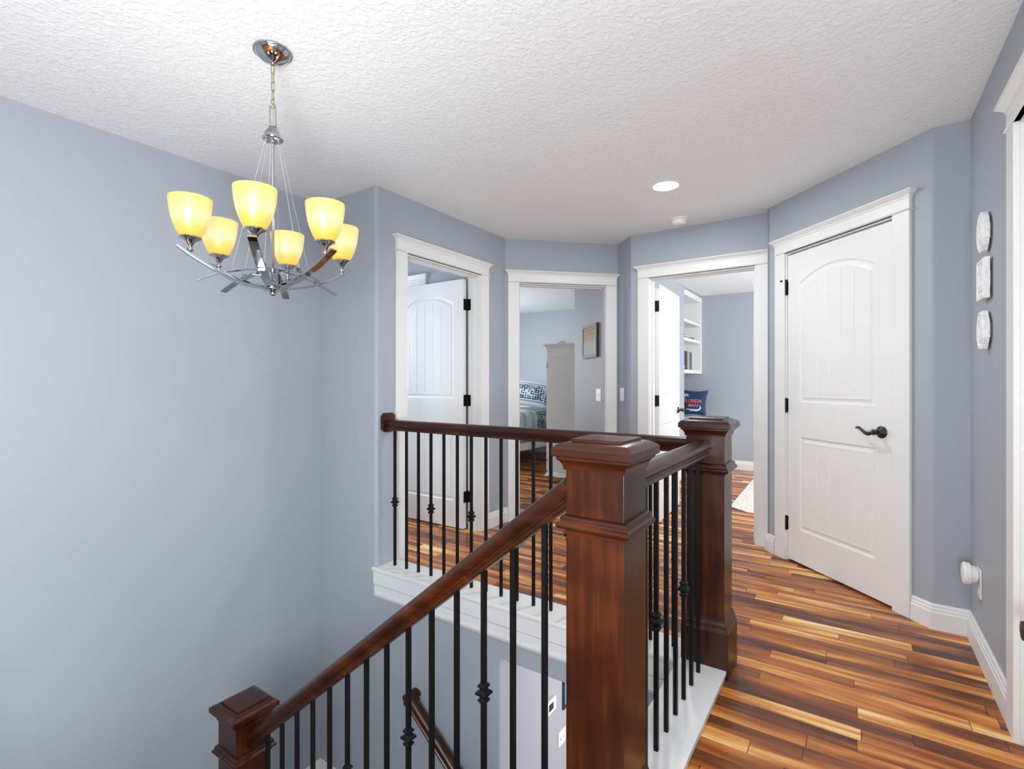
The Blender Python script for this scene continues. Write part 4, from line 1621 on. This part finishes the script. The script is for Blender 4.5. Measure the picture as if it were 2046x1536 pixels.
# base cabinet with counter
cb_, mcb = local('base_cabinet', (-1.86, 6.9, 0), 'white built-in base cabinet with a counter under the bookcase', 'cabinet')
MB(mcb).box(-2.138, -1.60, 6.525, 7.482, 0.10, 0.69).build('body', M['trim'], cb_)
MB(mcb).box(-2.138, -1.57, 6.522, 7.498, 0.692, 0.72).build('countertop', M['trim'], cb_, bevel=0.003)
MB(mcb).box(-2.138, -1.66, 6.525, 7.48, 0.0, 0.0995).build('toe_kick', M['trim'], cb_)
for y0 in (6.54, 7.012):
    d_ = MB(mcb).box(-1.5995, -1.58, y0, y0 + 0.455, 0.12, 0.675).build('door', M['trim'], cb_, bevel=0.002)
    MB(mcb).box(-1.5800, -1.575, y0 + 0.06, y0 + 0.395, 0.18, 0.615).build('raised_panel', M['trim'], d_, bevel=0.004)

# navy cushion with lettering
fc = empty('throw_pillow', (-1.865, 7.335, 0.912))
fc.rotation_euler = (R(-10), R(1.5), R(-6))
tag(fc, 'navy throw pillow lettered in coral with a palm and an alligator, on the study counter', 'pillow')
cushion('pillow_cover', (0, 0, 0), (0, 0, 0), 0.37, 0.37, 0.13, M['navy'], fc, pinch=0.13)


def on_cushion(b, verts2, faces, dz=0.0025, w=0.37, h=0.37, d=0.13):
    out = []
    for x, z in verts2:
        u, t = x / (w / 2), z / (h / 2)
        e = max(0, (1 - u * u) * (1 - t * t))
        out.append((x, -(d / 2 * e ** 0.45) - dz, z))
    b.add(out, faces)


def text_mesh(s, size, x0, z0, mat, name, parent, shear=0.25, squash=1.0, wdt=None):
    cu = bpy.data.curves.new('txt', 'FONT')
    cu.body = s
    cu.size = size
    cu.resolution_u = 4
    cu.shear = shear
    cu.offset = size * 0.018
    cu.align_x = 'CENTER'
    cu.space_character = 1.02
    to = bpy.data.objects.new('txt', cu)
    COL.objects.link(to)
    dg = bpy.context.evaluated_depsgraph_get()
    me = to.evaluated_get(dg).to_mesh()
    vs = [(v.co.x, v.co.y) for v in me.vertices]
    fs = [tuple(p.vertices) for p in me.polygons]
    k = 1.0
    if wdt:
        k = wdt / (max(v[0] for v in vs) - min(v[0] for v in vs))
    mid = (max(v[0] for v in vs) + min(v[0] for v in vs)) / 2
    b = MB()
    on_cushion(b, [(x0 + (x - mid) * k, z0 + y * squash) for x, y in vs], fs)
    to.to_mesh_clear() if hasattr(to, 'to_mesh_clear') else None
    bpy.data.objects.remove(to)
    bpy.data.curves.remove(cu)
    return b.build(name, mat, parent)


text_mesh('FLORIDA', 0.066, -0.005, -0.004, M['coral'], 'lettering', fc, wdt=0.245)
text_mesh('MAN', 0.066, 0.010, -0.068, M['coral'], 'lettering', fc, wdt=0.140)


def ribbon(b, pts, wd):
    v, f = [], []
    n = len(pts)
    for i, p in enumerate(pts):
        p0, p1 = Vector(pts[max(0, i - 1)]), Vector(pts[min(n - 1, i + 1)])
        t = (p1 - p0).normalized()
        w = wd[i] / 2
        v += [(p[0] - t.y * w, p[1] + t.x * w), (p[0] + t.y * w, p[1] - t.x * w)]
    for i in range(n - 1):
        f.append((2 * i, 2 * i + 1, 2 * i + 3, 2 * i + 2))
    on_cushion(b, v, f, 0.003)


b = MB()
for a, l in ((200, .05), (165, .055), (125, .045), (70, .045), (20, .055), (-20, .05)):
    pts = [(-0.105 + l * s_ / 5 * math.cos(R(a)), 0.098 + l * s_ / 5 * math.sin(R(a)) - 0.018 * (s_ / 5) ** 2) for s_ in range(6)]
    ribbon(b, pts, [0.008, 0.014, 0.015, 0.012, 0.008, 0.002])
ribbon(b, [(-0.105, 0.098), (-0.112, 0.075), (-0.116, 0.052)], [0.006, 0.007, 0.008])
b.build('palm_print', M['mint'], fc)
b = MB()
pts = [(-0.085, -0.103), (-0.05, -0.103), (-0.02, -0.107), (0.02, -0.110), (0.06, -0.110), (0.095, -0.100), (0.112, -0.078), (0.108, -0.055), (0.092, -0.036)]
ribbon(b, pts, [0.008, 0.014, 0.020, 0.026, 0.026, 0.024, 0.018, 0.011, 0.003])
for lx in (-0.01, 0.065):
    ribbon(b, [(lx, -0.115), (lx - 0.008, -0.128), (lx - 0.016, -0.130)], [0.008, 0.006, 0.004])
b.build('alligator_print', M['ice'], fc)

rg = MB()
rg.add([(-0.985, 5.18, 0.001), (-0.80, 5.03, 0.001), (0.60, 4.98, 0.001), (0.60, 6.9, 0.001), (-1.03, 6.9, 0.001),
        (-0.985, 5.18, 0.011), (-0.80, 5.03, 0.011), (0.60, 4.98, 0.011), (0.60, 6.9, 0.011), (-1.03, 6.9, 0.011)],
       [(4, 3, 2, 1, 0), (5, 6, 7, 8, 9), (0, 1, 6, 5), (1, 2, 7, 6), (2, 3, 8, 7), (3, 4, 9, 8), (4, 0, 5, 9)])
tag(rg.build('area_rug', M['rug'], bevel=0.003), 'cream rug on the study floor seen through the doorway', 'rug')
